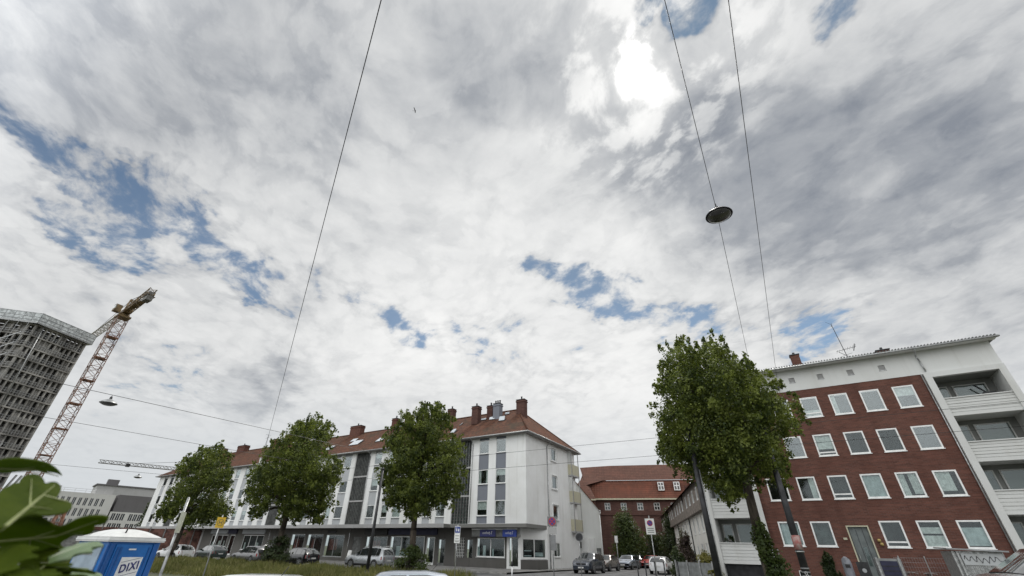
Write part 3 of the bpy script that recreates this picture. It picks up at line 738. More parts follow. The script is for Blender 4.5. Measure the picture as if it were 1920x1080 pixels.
def skylight(parent, x, s, w=.8, h=1.0, open_=0.):
    """roof window lying on the front slope at x, s metres up the slope from the eave"""
    sl = Vector((0, RY + .62, RIDGE - EAVE + .05)).normalized(); nrm = Vector((0, -sl.z, sl.y))
    o = Vector((x, -.62, EAVE - .05)) + sl * s
    f = MB()
    P = lambda u, v, n: o + Vector((u, 0, 0)) + sl * v + nrm * n
    f.add([P(-w/2, 0, .0), P(w/2, 0, 0), P(w/2, h, 0), P(-w/2, h, 0), P(-w/2, 0, .07), P(w/2, 0, .07), P(w/2, h, .07), P(-w/2, h, .07)], [(4, 5, 6, 7), (0, 1, 5, 4), (1, 2, 6, 5), (2, 3, 7, 6), (3, 0, 4, 7)])
    w_ = f.build('skylight', MATS['dark_metal'], parent)
    g = MB(); g.quad(P(-w/2 + .05, .06, .08), P(w/2 - .05, .06, .08), P(w/2 - .05, h - .06, .08 + open_), P(-w/2 + .05, h - .06, .08 + open_)); g.build('pane', MATS['sky_glass'] if 'sky_glass' in MATS else mat('sky_glass', (.55, .6, .64), .06, .05, spec=1.), w_)
def chimney(parent, x, y, z1, w=.9, d=.7, m='dark_brick', z0=None, pots=1):
    c = MB(); c.box(x - w/2, x + w/2, y - d/2, y + d/2, z0 or RIDGE - 2, z1); c.box(x - w/2 - .06, x + w/2 + .06, y - d/2 - .06, y + d/2 + .06, z1 - .28, z1 - .12)
    o = c.build('chimney', MATS[m], parent)
    k = MB(); k.box(x - w/2 - .05, x + w/2 + .05, y - d/2 - .05, y + d/2 + .05, z1 + .002, z1 + .08)
    for i in range(pots): k.lathe([(.1, .08), (.085, .42), (.12, .44), (.12, .5)], (x + (i - (pots - 1) / 2) * .32, y, z1), 8)
    k.build('chimney_cap', MATS['dark_metal'], o)

ROWS = [(4.66, 6.08), (7.68, 9.14), (10.80, 12.22)]
def terrace_house(x0, x1, strip, label, corner=False, gable=False, panel='light_grey_panel', seed=0, shop=None, chims=(), sky=(), cols=None):
    """x0..x1 along the street; strip = (a, b) x range of the stair strip"""
    M = MATS; Y = 41.28; rnd = random.Random(seed)
    root = thing('terraced_apartment_house', label, 'apartment house', (0, Y, 0), 0, 'apartment houses in the terrace across the street')
    put = lambda u, d, z: (u, d, z)
    holes = []
    for a, b in cols:
        holes.append((a, b, 3.95, 12.5))
    w = MB(); wall_holes(w, x0, x1, 3.93, 12.5, holes + [(strip[0], strip[1], 3.94, 12.49)], put, .10)
    w.quad((x0, 12.9, 12.5), (x1, 12.9, 12.5), (x1, 12.9, 3.5), (x0, 12.9, 3.5))
    if corner:
        ps = lambda u, d, z: (x1 - d, u, z)
        sh = [(5.90, 7.55, 10.66, 12.05), (5.90, 7.45, 7.66, 9.05), (5.90, 7.5, 4.60, 6.05)]
        sh = [(s[0], s[0] + 1.45, s[2], s[3]) for s in sh]
        lo = (5.98, 7.55, 1.15, 2.46)
        wall_holes(w, .0, 12.9, 3.93, 12.5, sh, ps, .10); wall_holes(w, 4.4, 12.9, -.05, 3.928, [lo], ps, .10)
    else: w.quad((x1, 0, 3.93), (x1, 12.9, 3.93), (x1, 12.9, 12.5), (x1, 0, 12.5))
    if gable: w.box(x0, x0 + .05, .01, 12.9, .0, 12.5)
    w.build('wall', M['white_plaster'], root)
    # window bays: panels between the windows
    gm = [M['glass'], M['glass_bright']]
    for a, b in cols:
        zz = [3.95] + [v for r in ROWS for v in r] + [12.5]
        for i in range(0, len(zz), 2): p = MB(); p.box(a + .004, b - .004, .07, .10, zz[i] + .0, zz[i + 1]); p.build('spandrel_panel', M[panel], root)
        for k, r in enumerate(ROWS):
            cur = None; q = rnd.random()
            if q < .3: cur = [(0, 1, rnd.choice((.4, .55)), 1)]
            elif q < .45: cur = [(0, 1, 0, 1)]
            elif q < .6: cur = [(0, .25, 0, 1), (.75, 1, 0, 1)]
            window(root, put, a + .005, b - .005, r[0], r[1], M['white_frame'], M['glass_bright'] if (k == 2 or rnd.random() < .25) else M['glass'], .07, 0, None, .04, .04, cur)
    # stair strip: glazing bars over glass blocks or dark slats
    s = MB(); a, b = strip; n = 6 if corner else 9
    s.box(a, b, .28, .32, 3.94, 12.49, 0)
    for i in range(n + 1): x = a + (b - a) * i / n; s.box(x - .03, x + .03, .10, .278, 3.95, 12.48, 1)
    for i in range(1, 28 if corner else 10):
        z = 3.95 + 8.54 * i / (28 if corner else 10); s.box(a, b, .2, .276, z - .02, z + .02, 1)
    for z in (6.6, 9.5): s.box(a, b, .085, .095, z - .09, z + .09, 2)
    s.build('stair_glazing', [M['glass_block'] if 'glass_block' in M else mat('glass_block', (.10, .125, .115), .25, .3, scale=2.), M['slat_grey'] if 'slat_grey' in M else mat('slat_grey', (.16, .165, .16), .6, .2), M['grey_plaster']], root)
    # roof
    r = MB(); side, low = roof_slopes(r, x0, x1, corner, gable)
    r.build('roof', M['roof_tiles'], root)
    if side.v: side.build('roof_hip', M['roof_tiles_side'], root)
    low.build('eaves', M['eave_grey'] if 'eave_grey' in M else mat('eave_grey', (.30, .29, .28), .8, .15), root)
    g = MB(); g.bar((x0 - (.62 if gable else 0), -.70, EAVE - .08), (x1 + (.66 if corner else 0), -.70, EAVE - .08), .075, 8)
    if corner: g.bar((x1 + .70, -.70, EAVE - .08), (x1 + .70, BY + .6, EAVE - .08), .075, 8)
    g.build('gutter', M['galv'], root)
    if corner:
        rr = MB(); rr.bar((x1 + .62, -.62, EAVE - .03), (x1 - 4.5, RY, RIDGE + .03), .09, 6); rr.bar((x1 - 4.5, RY, RIDGE + .03), (x0, RY, RIDGE + .03), .09, 6); rr.bar((x1 + .62, BY + .62, EAVE - .03), (x1 - 4.5, RY, RIDGE + .03), .09, 6)
    else:
        rr = MB(); rr.bar((x1, RY, RIDGE + .03), (x0 + (3.6 if gable else 0), RY, RIDGE + .03), .09, 6)
    rr.build('ridge_tiles', M['roof_tiles'], root)
    d = MB(); px = strip[1] + .12 if not corner else x0 + .55 + 2.0
    d.path([(px, -.68, 12.5), (px, -.15, 12.1), (px, -.07, 11.8), (px, -.07, 4.0)], .045, 8)
    if corner: d.build('downpipe', M['galv'], root); d = MB(); d.path([(x1 + .68, 4.95, 12.5), (x1 + .12, 4.95, 12.1), (x1 + .07, 4.95, 11.8), (x1 + .07, 4.95, .1)], .05, 8)
    d.build('downpipe', M['galv'], root)
    for c in chims: chimney(root, *c)
    for c in sky: skylight(root, *c)
    # canopy over the shops
    cn = MB(); cn.box(x0 + .002, x1 - .002, -1.0 if not corner else -.05, 1.25, 3.60, 3.925, 0)
    if not corner: cn.box(x0 + .002, x1 - .002, -1.06, -1.0, 3.56, 3.94, 1)
    cn.build('canopy', [M['canopy_grey'] if 'canopy_grey' in M else plaster('canopy_grey', (.20, .20, .19), .12), M['grey_plaster']], root)
    if corner:
        for z0_, z1_, (s0, s1, c, d_) in ((0, 0, sh[0]), (0, 0, sh[1]), (0, 0, sh[2])):
            window(root, ps, s0, s1, c, d_, M['white_frame'], M['glass_bright'], .11, 0, None, .0, None, None, None, .14, None, .09)
        window(root, ps, *lo, M['white_frame'], M['glass'], .08, 1, None, .04, .1)
    return root, put
terr = {}
TH = [
 dict(x0=-32.2, x1=-22.76, strip=(-32.15, -29.85), label='corner house of the terrace with blank white bay and blue shop sign', corner=True, panel='blue_grey_panel', seed=1,
      cols=[(-28.78, -27.46), (-26.52, -25.22)], chims=[(-32.0, 3.6, 17.45, .95, .8, 'dark_brick'), (-30.6, 4.9, 17.7, .85, .7, 'dark_brick'), (-29.3, 4.5, 17.7, .95, .8, 'blue_grey_panel', None, 3), (-26.15, 5.2, 17.95, 1.15, .8, 'dark_brick')],
      sky=[(-27.9, 4.6, .9, .55, .35), (-29.9, 5.6, .9, .45, .2), (-31.4, 5.9, .9, .4, .1), (-28.3, 6.9, .7, .4, .15)]),
 dict(x0=-49.15, x1=-32.22, strip=(-49.1, -46.45), label='second terrace house from the corner, half hidden by the tree nearest the corner', seed=2, cols=[(-45.5, -44.2), (-42.95, -41.9), (-41.1, -39.75), (-38.3, -37.1), (-36.3, -35.2), (-34.35, -33.1)],
      chims=[(-48.3, 5.5, 18.3, .95, .8, 'red_brick'), (-45.6, 5.5, 18.45, 1.15, .8, 'red_brick'), (-38, 6, 18.5, .9, .8, 'dark_brick')], sky=[(-34.0, 2.4, .7, .8, .2), (-34.5, 4.9, .15, .9, .1), (-47.6, 3.0, 1.2, 1.2, .1), (-45.2, 2.6, .9, .9, .1), (-40., 3, .9, .9, .1)]),
 dict(x0=-66.2, x1=-49.17, strip=(-66.15, -63.8), label='middle house of the terrace, with three large roof windows beside a grey slatted stair strip', seed=3, cols=[(-62.6, -61.3), (-60.0, -58.9), (-58.1, -56.8), (-55.4, -54.2), (-53.4, -52.3), (-51.5, -50.0)],
      chims=[(-57.2, 5.9, 18.25, 2.4, .9, 'red_brick'),], sky=[(-52.6, 2.9, 2.0, 1.4, .15), (-57.5, 2.2, 1.5, 1.2, .15), (-54.6, 4.6, 1.2, .9, .1)]),
 dict(x0=-84.6, x1=-66.22, strip=(-84.5, -82.0), label='fourth terrace house from the corner, behind the widest of the three far trees', seed=4, cols=[(-80.6, -79.3), (-78.3, -77.0), (-75.6, -74.4), (-73.1, -71.8), (-70.6, -69.4), (-68.2, -67.0)],
      chims=[(-79.5, 6.3, 18.4, 1.2, .9, 'red_brick'), (-76.0, 6.3, 18.8, 1.4, .9, 'red_brick'), (-71.5, 6.2, 18.4, 1.3, .9, 'red_brick')], sky=[(-70., 2.6, 1.3, 1.2, .1)]),
 dict(x0=-105.4, x1=-84.62, strip=(-97, -94.6), label='farthest terrace house, with the plain white end wall and hipped roof', gable=True, seed=5, cols=[(-103.4, -102.1), (-100.9, -99.6), (-92.8, -91.5), (-90.2, -88.9), (-87.6, -86.3)],
      chims=[(-90.5, 6.3, 18.2, 2.6, 1.0, 'red_brick'), (-98, 6.3, 18.3, 1.5, 1., 'red_brick')]),
]
for k, kw in enumerate(TH): terr[k] = terrace_house(**kw)

# ---- shop fronts (parts of their houses)
def shopfront(root, x0, x1, sill, head, panes, frame='white_frame', base='base_plaster', fascia=None, door=None, y=1.25, up='base_plaster'):
    M = MATS; put = lambda u, d, z: (u, y + d, z)
    w = MB(); hs = [(x0, x1, sill, head)] + ([(door[0], door[1], .12, door[2])] if door else [])
    return hs
def ground_floor(k, segs, base='base_plaster', y=1.25, x0=None, x1=None):
    """segs: (kind, a, b, z0, z1, extra)"""
    root = terr[k][0]; M = MATS; put = lambda u, d, z: (u, y + d, z)
    X0 = TH[k]['x0'] if x0 is None else x0; X1 = TH[k]['x1'] if x1 is None else x1
    holes = [(a, b, c, d) for (_, a, b, c, d, _) in segs]
    w = MB(); wall_holes(w, X0, X1, .0, 3.60, holes, put, .12); w.build('shop_wall', M[base], root)
    rnd = random.Random(k * 7 + 3)
    for kind, a, b, c, d, ex in segs:
        if kind == 'win':
            n = ex or 0
            cur = []
            for i in range(4):
                p = rnd.uniform(0, .9); h = rnd.uniform(.15, .6); cur.append((p, min(.98, p + rnd.uniform(.05, .16)), .03, h))
            o = window(root, put, a, b, c, d, M['white_frame'], M['glass_shop'], .09, n, None, .03, .08, cur, M['curtain'] if rnd.random() < .6 else M['blind'])
            o.name = 'shop_window'
        elif kind == 'dark':
            o = window(root, put, a, b, c, d, M['galv'], M['glass_shop'], .07, ex or 0, None, .03, .05, [(rnd.uniform(.1, .3), rnd.uniform(.4, .7), .3, .8)], M['poster_red'] if ex == 1 else M['curtain']); o.name = 'shop_window'
        elif kind == 'door':
            f = MB(); f.box(a, a + .09, y + .02, y + .09, c, d); f.box(b - .09, b, y + .02, y + .09, c, d); f.box(a + .09, b - .09, y + .02, y + .09, d - .1, d); f.box(a + .09, b - .09, y + .02, y + .09, c, c + .22)
            dd = f.build('door', M['white_frame'] if ex != 2 else M['slat_grey'], root)
            g = MB(); g.box(a + .08, b - .08, y + .045, y + .06, c + .2, d - .09); g.build('pane', M['glass_shop'], dd)
            r = MB(); r.box(a, b, y + .5, y + .52, c, d); r.build('interior', M['room'], dd)
            h = MB(); h.bar((b - .16, y - .02, 1.0), (b - .16, y - .02, 1.35), .015, 6); h.bar((b - .16, y - .02, 1.0), (b - .16, y + .03, 1.0), .01, 6); h.build('handle', M['galv'], dd)
        elif kind == 'shutter':
            f = MB(); f.box(a, b, y + .06, y + .09, c, d)
            for i in range(14): z = c + (d - c) * i / 14; f.box(a, b, y + .035, y + .058, z + .02, z + (d - c) / 14 - .015)
            f.build('slatted_door', M['slat_grey'], root)
        elif kind == 'grid':
            f = MB(); f.box(a, b, y + .10, y + .12, c, d, 0)
            for i in range(6): x = a + (b - a) * i / 5; f.box(x - .025, x + .025, y + .03, y + .09, c, d, 1)
            for i in range(10): z = c + (d - c) * i / 9; f.box(a, b, y + .04, y + .085, z - .022, z + .022, 1)
            f.build('grid_door', [M['room'], M['shade_plaster']], root)
plaster('shop_shade_plaster', (.14, .135, .125), .2)  # wall colour darkened to hold the shade under the canopy
mat('poster_red', (.20, .05, .04), .6, .2)
ground_floor(0, [('win', -29.42, -25.98, 1.02, 2.72, 1), ('grid', -32.1, -31.0, .25, 2.7, 0), ('door', -30.75, -29.9, .12, 2.6, 2)], x1=-25.75)
ground_floor(1, [('door', -36.3, -35.1, .12, 2.75, 0), ('win', -41.9, -36.6, .75, 2.8, 2), ('dark', -46.0, -42.4, .6, 2.75, 1), ('shutter', -48.3, -46.9, .12, 2.7, 0), ('door', -34.6, -33.6, .12, 2.6, 2)])
ground_floor(2, [('dark', -53.6, -50.0, .5, 2.9, 1), ('shutter', -65.3, -63.9, .12, 2.7, 0), ('dark', -57.4, -54.2, .12, 2.95, 1), ('dark', -60.9, -58.0, .12, 2.95, 1), ('door', -63.3, -62.2, .12, 2.7, 0)], base='shop_shade_plaster')
ground_floor(3, [('win', -72.6, -67.4, .9, 2.8, 2), ('door', -76.3, -75.0, .12, 2.8, 0), ('win', -81.6, -77.0, .9, 2.8, 2)], base='shop_shade_plaster')
ground_floor(4, [('win', -91.5, -86.0, .9, 2.8, 2), ('dark', -98., -93, .5, 2.8, 1), ('door', -100.5, -99.4, .12, 2.7, 0)], base='grey_plaster')
def shop_extras():
    M = MATS; r = terr[0][0]
    # corner shop: door in the cut corner and window on the side street
    # the chamfered ground floor walls
    A = Vector((-25.75, 1.25)); B = Vector((-24.15, 1.25)); Cc = Vector((-22.76, 4.40))
    w = MB(); w.quad((A.x, A.y, 2.86), (B.x, B.y, 2.86), (B.x, B.y, 3.6), (A.x, A.y, 3.6))
    w.quad((A.x, A.y, 0), (-25.55, A.y, 0), (-25.55, A.y, 2.86), (A.x, A.y, 2.86)); w.quad((-24.3, A.y, 0), (B.x, B.y, 0), (B.x, B.y, 2.86), (-24.3, A.y, 2.86))
    w.build('shop_wall', M['white_plaster'], r)
    f = MB(); f.box(-25.55, -25.43, 1.23, 1.33, .1, 2.86); f.box(-24.42, -24.3, 1.23, 1.33, .1, 2.86); f.box(-25.43, -24.42, 1.23, 1.33, 2.7, 2.86); f.box(-25.43, -24.42, 1.23, 1.33, .1, .34); f.box(-25.2, -25.1, 1.24, 1.32, .34, 2.7)
    d = f.build('door', M['white_frame'], r); g = MB(); g.box(-25.1, -24.42, 1.27, 1.29, .34, 2.7); g.box(-25.43, -25.2, 1.27, 1.29, .34, 2.7); g.build('pane', M['glass_shop'], d)
    q = MB(); q.box(-25.5, -24.3, 1.8, 1.82, .1, 2.8); q.build('interior', M['room'], d)
    h = MB(); h.bar((-24.6, 1.2, 1.0), (-24.6, 1.2, 1.4), .018, 6); h.build('handle', M['galv'], d)
    dv = (Cc - B); L = dv.length; dv /= L; nn = Vector((-dv.y, dv.x))   # inwards
    pd = lambda u, dd, z: (B.x + dv.x * u + nn.x * dd, B.y + dv.y * u + nn.y * dd, z)
    w = MB(); wall_holes(w, 0, L, 0, 3.6, [(.25, L - .2, 1.02, 2.72)], pd, .12); w.build('shop_wall', M['white_plaster'], r)
    o = window(r, pd, .25, L - .2, 1.02, 2.72, M['white_frame'], M['glass_shop'], .09, 1, None, .03, .06, [(.1, .4, .1, .15), (.1, .4, .35, .4), (.55, .9, .1, .3)], M['blind']); o.name = 'shop_window'
    b = MB(); boxuv(b, pd, 0.0, L, -.03, -.004, .0, .9); b.box(-32.1, -29.7 + 3.9, 1.2, 1.246, .0, .9); b.build('plinth', M['base_plaster'], r)
    u = MB(); u.poly([(-25.76, 0, 3.598), (-22.76, 0, 3.598), (-22.76, 4.4, 3.598), (-24.15, 1.25, 3.598), (-25.76, 1.25, 3.598)][::-1]); u.quad((-22.76, 0, 3.6), (-22.76, 4.4, 3.6), (-22.76, 4.4, 3.93), (-22.76, 0, 3.93)); u.build('overhang', M['canopy_grey'], r)
    s = MB(); s.box(-29.6, -24.1, .55, 1.20, 2.82, 3.02, 0); s.box(-29.6, -24.1, .5, .55, 2.80, 3.45, 1); s.box(-29.6, -24.1, .44, .498, 3.42, 3.52, 2)
    s.build('shop_sign', [M['grey_plaster'], M['slat_grey'], M['white_frame']], r)
    for x0, x1 in ((-28.5, -26.6), (-25.75, -24.15)):
        p = MB(); p.box(x0, x1, .40, .438 if x0 < -27 else .496, 2.80, 3.44); c = p.build('sign_panel', M['sign_blue'] if x0 > -27 else M['sign_navy2'] if 'sign_navy2' in M else mat('sign_navy2', (.03, .035, .14), .5, .1), r)
        l = MB(); xx = x0 + .35; wd = (x1 - x0 - .7) / 9.
        for i, (hh, lo) in enumerate(((.13, 0), (.13, 0), (.13, 0), (.2, 0), (.13, 0), (.13, 0), (.18, -.05), (.05, 0), (.24, -.02))):
            l.box(xx + i * wd, xx + i * wd + wd * .28, .388, .397, 3.03 + lo, 3.03 + hh); 
            if i not in (7,): l.box(xx + i * wd + wd * .28, xx + i * wd + wd * .72, .388, .397, 3.03 + hh - .04, 3.03 + hh)
        l.build('lettering', M['sign_white'], c)
    # fascias of the other shops
    def fas(k, x0, x1, z0, z1, m, y=1.05):
        p = MB(); p.box(x0, x1, y, y + .18, z0, z1); return p.build('shop_sign', M[m], terr[k][0])
    fas(1, -42.2, -34.8, 2.95, 3.55, 'sign_navy'); fas(1, -46.3, -42.4, 2.95, 3.5, 'car_dark')
    fas(3, -76.9, -74.6, 2.95, 3.55, 'sign_navy'); fas(3, -73, -67.2, 2.95, 3.5, 'light_grey_panel'); fas(3, -82, -77.2, 2.95, 3.5, 'light_grey_panel')
    fas(2, -53.4, -51.8, 3.1, 3.35, 'car_dark', 1.15); fas(4, -91.8, -85.8, 2.95, 3.5, 'grey_plaster')
    p = MB(); p.box(-46.2, -42.3, 1.0, 1.04, .7, 2.9)
    # rear balconies on the side street
    bl = MB()
    for i, z in enumerate((3.55, 6.55, 9.55)):
        bl.box(-22.755, -22.22, 10.75, 13.0, z, z + .16, 0); bl.box(-22.755, -22.26, 10.77, 10.82, z + .16, z + 1.35, 1); bl.box(-22.27, -22.22, 10.77, 13.0, z + .16, z + 1.35, 1); bl.box(-22.7, -22.27, 12.95, 12.99, z + .16, z + 1.1, 1); bl.box(-22.755, -22.3, 10.79, 10.81, z + 1.36, z + 2.9, 2)
    for y in (10.8, 12.9): bl.box(-22.30, -22.22, y - .04, y + .04, 3.71, 12.5, 0)
    bl.build('balcony_stack', [M['grey_plaster'], M['beige_panel'], M['shade_plaster']], r)
shop_extras()
t = thing('tv_aerial', 'thin tv aerial on the ridge above the second far tree', 'aerial', (-83, 47.5, 17.1))
m_ = MB(); m_.bar((0, 0, 0), (0.1, 0, 2.6), .03, 5); m_.build('mast', MATS['dark_metal'], t)
m_ = MB(); m_.bar((-.6, 0, 1.9), (.8, 0, 2.1), .02, 4); m_.bar((.1, -.5, 2.5), (.1, .5, 2.5), .02, 4); m_.build('antenna', MATS['dark_metal'], t)

# ------------------------------------------------------------------ plain side house with the sloping gable
def gable_house():
    M = MATS; r = thing('gabled_house', 'pale grey gable wall sloping down to the right behind the corner house', 'house', (-27.3, 57.4, 0))
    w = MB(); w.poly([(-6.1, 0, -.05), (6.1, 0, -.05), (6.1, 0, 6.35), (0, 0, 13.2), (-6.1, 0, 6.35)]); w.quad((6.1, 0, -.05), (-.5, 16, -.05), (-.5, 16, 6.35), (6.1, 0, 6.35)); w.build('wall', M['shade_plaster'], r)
    f = MB()
    f.add([(0, -.15, 13.32), (6.3, -.15, 6.20), (-.5, 16.2, 6.10), (-6, 16.2, 13.32), (0, -.15, 13.2), (6.25, -.15, 6.1), (-.55, 16.2, 6.02), (-6, 16.2, 13.2)], [(0, 1, 2, 3), (0, 4, 5, 1), (1, 5, 6, 2), (2, 6, 7, 3)])
    f.quad((0, -.15, 13.32), (-6, 16.2, 13.32), (-12.45, 16.2, 6.1), (-6.45, -.15, 6.1)); f.build('roof', M['roof_tiles_side'], r)
    p = MB(); p.bar((6.3, -.2, 6.12), (-.45, 16, 6.08), .07, 8); p.path([(6.3, -.1, 6.0), (6.17, -.08, 5.6), (6.17, -.08, .1)], .05, 8); p.build('downpipe', M['white_frame'], r)
    g = MB(); g.box(2.0, 5.2, -1.9, -.004, -.05, 3.1, 0); g.build('garage', M['white_plaster'], r)
    v = MB(); v.box(3.3, 4.25, -1.95, -1.904, 2.05, 2.75); v.build('vent', M['slat_grey'], r)
    d = MB(); d.box(5.4, 5.95, -.06, -.004, .0, 2.1); d.build('door', M['slat_grey'], r)
gable_house()

# ------------------------------------------------------------------ red brick school at the end of the side street
def school():
    M = MATS; a = math.atan2(.287, .958)
    r = thing('brick_school', 'large dark brick school with steep red mansard roof closing the side street', 'school', (-30.57, 82.52, 0), a)
    put = lambda u, d, z: (u, d, z)
    hs = [(1.2 + 2.85 * i, 2.2 + 2.85 * i, 8.15, 9.35) for i in range(6)] + [(4.9 + 3.0 * i, 5.9 + 3.0 * i, 5.35, 6.5) for i in range(4)] + [(8.6 + 3 * i, 9.5 + 3 * i, 2.2, 3.5) for i in range(3)]
    w = MB(); wall_holes(w, -.3, 22, -.05, 10.0, hs, put, .2); w.box(-.3, 22, -.16, -.004, 7.35, 7.6); w.quad((22, 0, 0), (22, 14, 0), (22, 14, 10), (22, 0, 10))
    w.box(-5.2, -.302, -3.2, 6, -.05, 9.6); w.build('wall', M['dark_brick'], r)
    for h in hs: window(r, put, *h, M['shade_plaster'], M['glass'], .1, 1, .55, .05)
    f = MB(); f.quad((-.5, -.5, 10.0), (22, -.5, 10.0), (21, 2.2, 13.3), (1.5, 2.2, 13.3)); f.quad((-.5, -.5, 10), (1.5, 2.2, 13.3), (1.5, 9, 13.3), (-.5, 9, 10)); f.box(-3.0, 1.6, 2.3, 7, 9.0, 12.6); f.quad((-2.8, -.4, 9.9), (-.5, -.5, 10.0), (1.5, 2.2, 13.3), (-2.8, 2.2, 13.0)); f.quad((-2.8, 2.2, 13.0), (1.5, 2.2, 13.3), (2.5, 6.2, 16.0), (-2.8, 6.2, 15.3)); f.build('lower_roof', M['school_tiles_light'], r)
    f = MB(); f.quad((1.1, 1.9, 13.32), (21.4, 1.9, 13.32), (17.5, 6.2, 16.6), (2.5, 6.2, 16.6)); f.quad((1.1, 1.9, 13.32), (2.5, 6.2, 16.6), (2.5, 9, 16.6), (1.1, 9, 13.32)); f.poly([(21.4, 1.9, 13.32), (21.4, 10, 13.32), (17.5, 6.2, 16.6)])
    f.quad((-3.4, 6.5, 16.4), (2.5, 6.22, 16.6), (1.1, 1.9, 13.32), (-2, 0, 12.3)); f.build('upper_roof', M['school_tiles'], r)
    f = MB(); f.poly([(-5.5, -3.5, 9.62), (-.1, -3.5, 9.62), (-2.8, 1.5, 13.6)]); f.quad((-.1, -3.5, 9.62), (-.1, 6, 9.9), (-2.8, 6, 15.3), (-2.8, 1.5, 13.6)); f.quad((-5.5, 6, 9.6), (-5.5, -3.5, 9.62), (-2.8, 1.5, 13.6), (-2.8, 6, 15.3)); f.build('wing_roof', M['school_tiles'], r)
    c = MB(); c.box(-.4, 22.2, -.62, -.45, 9.78, 10.02); c.box(-5.6, 0, -3.62, -3.48, 9.42, 9.66); c.build('gutter', M['beige_panel'], r)
    for x in (10.9, 13.6, 16.4):
        d = MB(); d.box(x, x + 1.15, .35, 2.2, 11.3, 12.8); k = d.build('dormer', M['school_tiles_light'], r)
        window(k, lambda u, dd, z: (u, .28 + dd, z), x + .05, x + 1.1, 11.35, 12.75, M['white_frame'], M['glass'], .13, 1, .55, .0)
    v = MB(); v.lathe([(.3, 0), (.3, 1.0), (.1, 1.2)], (17.9, 5, 16.3), 8); v.build('vent_pipe', M['white_frame'], r)
school()

# ------------------------------------------------------------------ row houses along the right of the side street
def row_houses():
    M = MATS; o = Vector((-5.85, 39.9, 0)); dv = Vector((-.3, .954, 0)).normalized(); rz = math.atan2(dv.y, dv.x)
    # local frame: x along the street away from us, facade faces local +y (towards the road)
    lab = ['nearest row house of the side street, beside the brick building balconies', 'second row house up the side street, behind the purple leaved shrub', 'third row house up the side street with pale upper windows', 'farthest row house of the side street, next to the school']
    for k in range(4):
        p = o + dv * (11.6 * k); r = thing('row_house', lab[k], 'row house', p, rz, 'row houses on the right of the side street')
        put = lambda u, d, z: (u, -d, z); rnd = random.Random(k)
        hs = []
        for i in range(4): hs += [(1.0 + 2.7 * i, 2.0 + 2.7 * i, 1.0, 2.5), (1.0 + 2.7 * i, 2.0 + 2.7 * i, 3.3, 4.6)]
        w = MB(); wall_holes(w, 0, 11.58, -.05, 5.0, hs, put, .12); w.quad((0, 0, 0), (0, 0, 5.0), (0, -9, 5), (0, -9, 0)); w.poly([(0, 0, 5.0), (0, -4.5, 9.2), (0, -9, 5.0)]); w.build('wall', M['row_cream'] if 'row_cream' in M else plaster('row_cream', (.74, .725, .68), .10), r)
        for h in hs: window(r, put, *h, M['white_frame'], M['glass'], .09, 1, None, .04, .06)
        b = MB(); wall_holes(b, .0, 11.58, 5.0, 6.9, [(1.2 + 2.6 * i, 2.3 + 2.6 * i, 5.5, 6.5) for i in range(4)], lambda u, d, z: (u, .35 - d, z), .1); b.box(0, 11.58, .0, .40, 4.75, 4.99); b.build('upper_band', M['band_brown'] if 'band_brown' in M else mat('band_brown', (.24, .205, .175), .8, .2), r)
        for i in range(4): window(r, lambda u, d, z: (u, .35 - d, z), 1.2 + 2.6 * i, 2.3 + 2.6 * i, 5.5, 6.5, M['white_frame'], M['glass_bright'], .13, 1, None, .02)
        f = MB(); f.quad((-.0, .75, 6.7), (11.6, .75, 6.7), (11.6, -4.5, 10.2), (0, -4.5, 10.2)); f.quad((0, -4.5, 10.2), (11.6, -4.5, 10.2), (11.6, -9.5, 6), (0, -9.5, 6)); f.poly([(0, .75, 6.7), (0, -4.5, 10.2), (0, -9.5, 6)]); f.build('roof', M['roof_tiles'], r)
        c = MB(); c.box(5, 5.9, -4.4, -3.7, 9, 11.1); c.build('chimney', M['dark_brick'], r)
        p_ = MB(); p_.path([(.15, .45, 6.7), (.15, .08, 4.6), (.15, .08, .1)], .05, 6); p_.build('downpipe', M['dark_metal'], r)
row_houses()

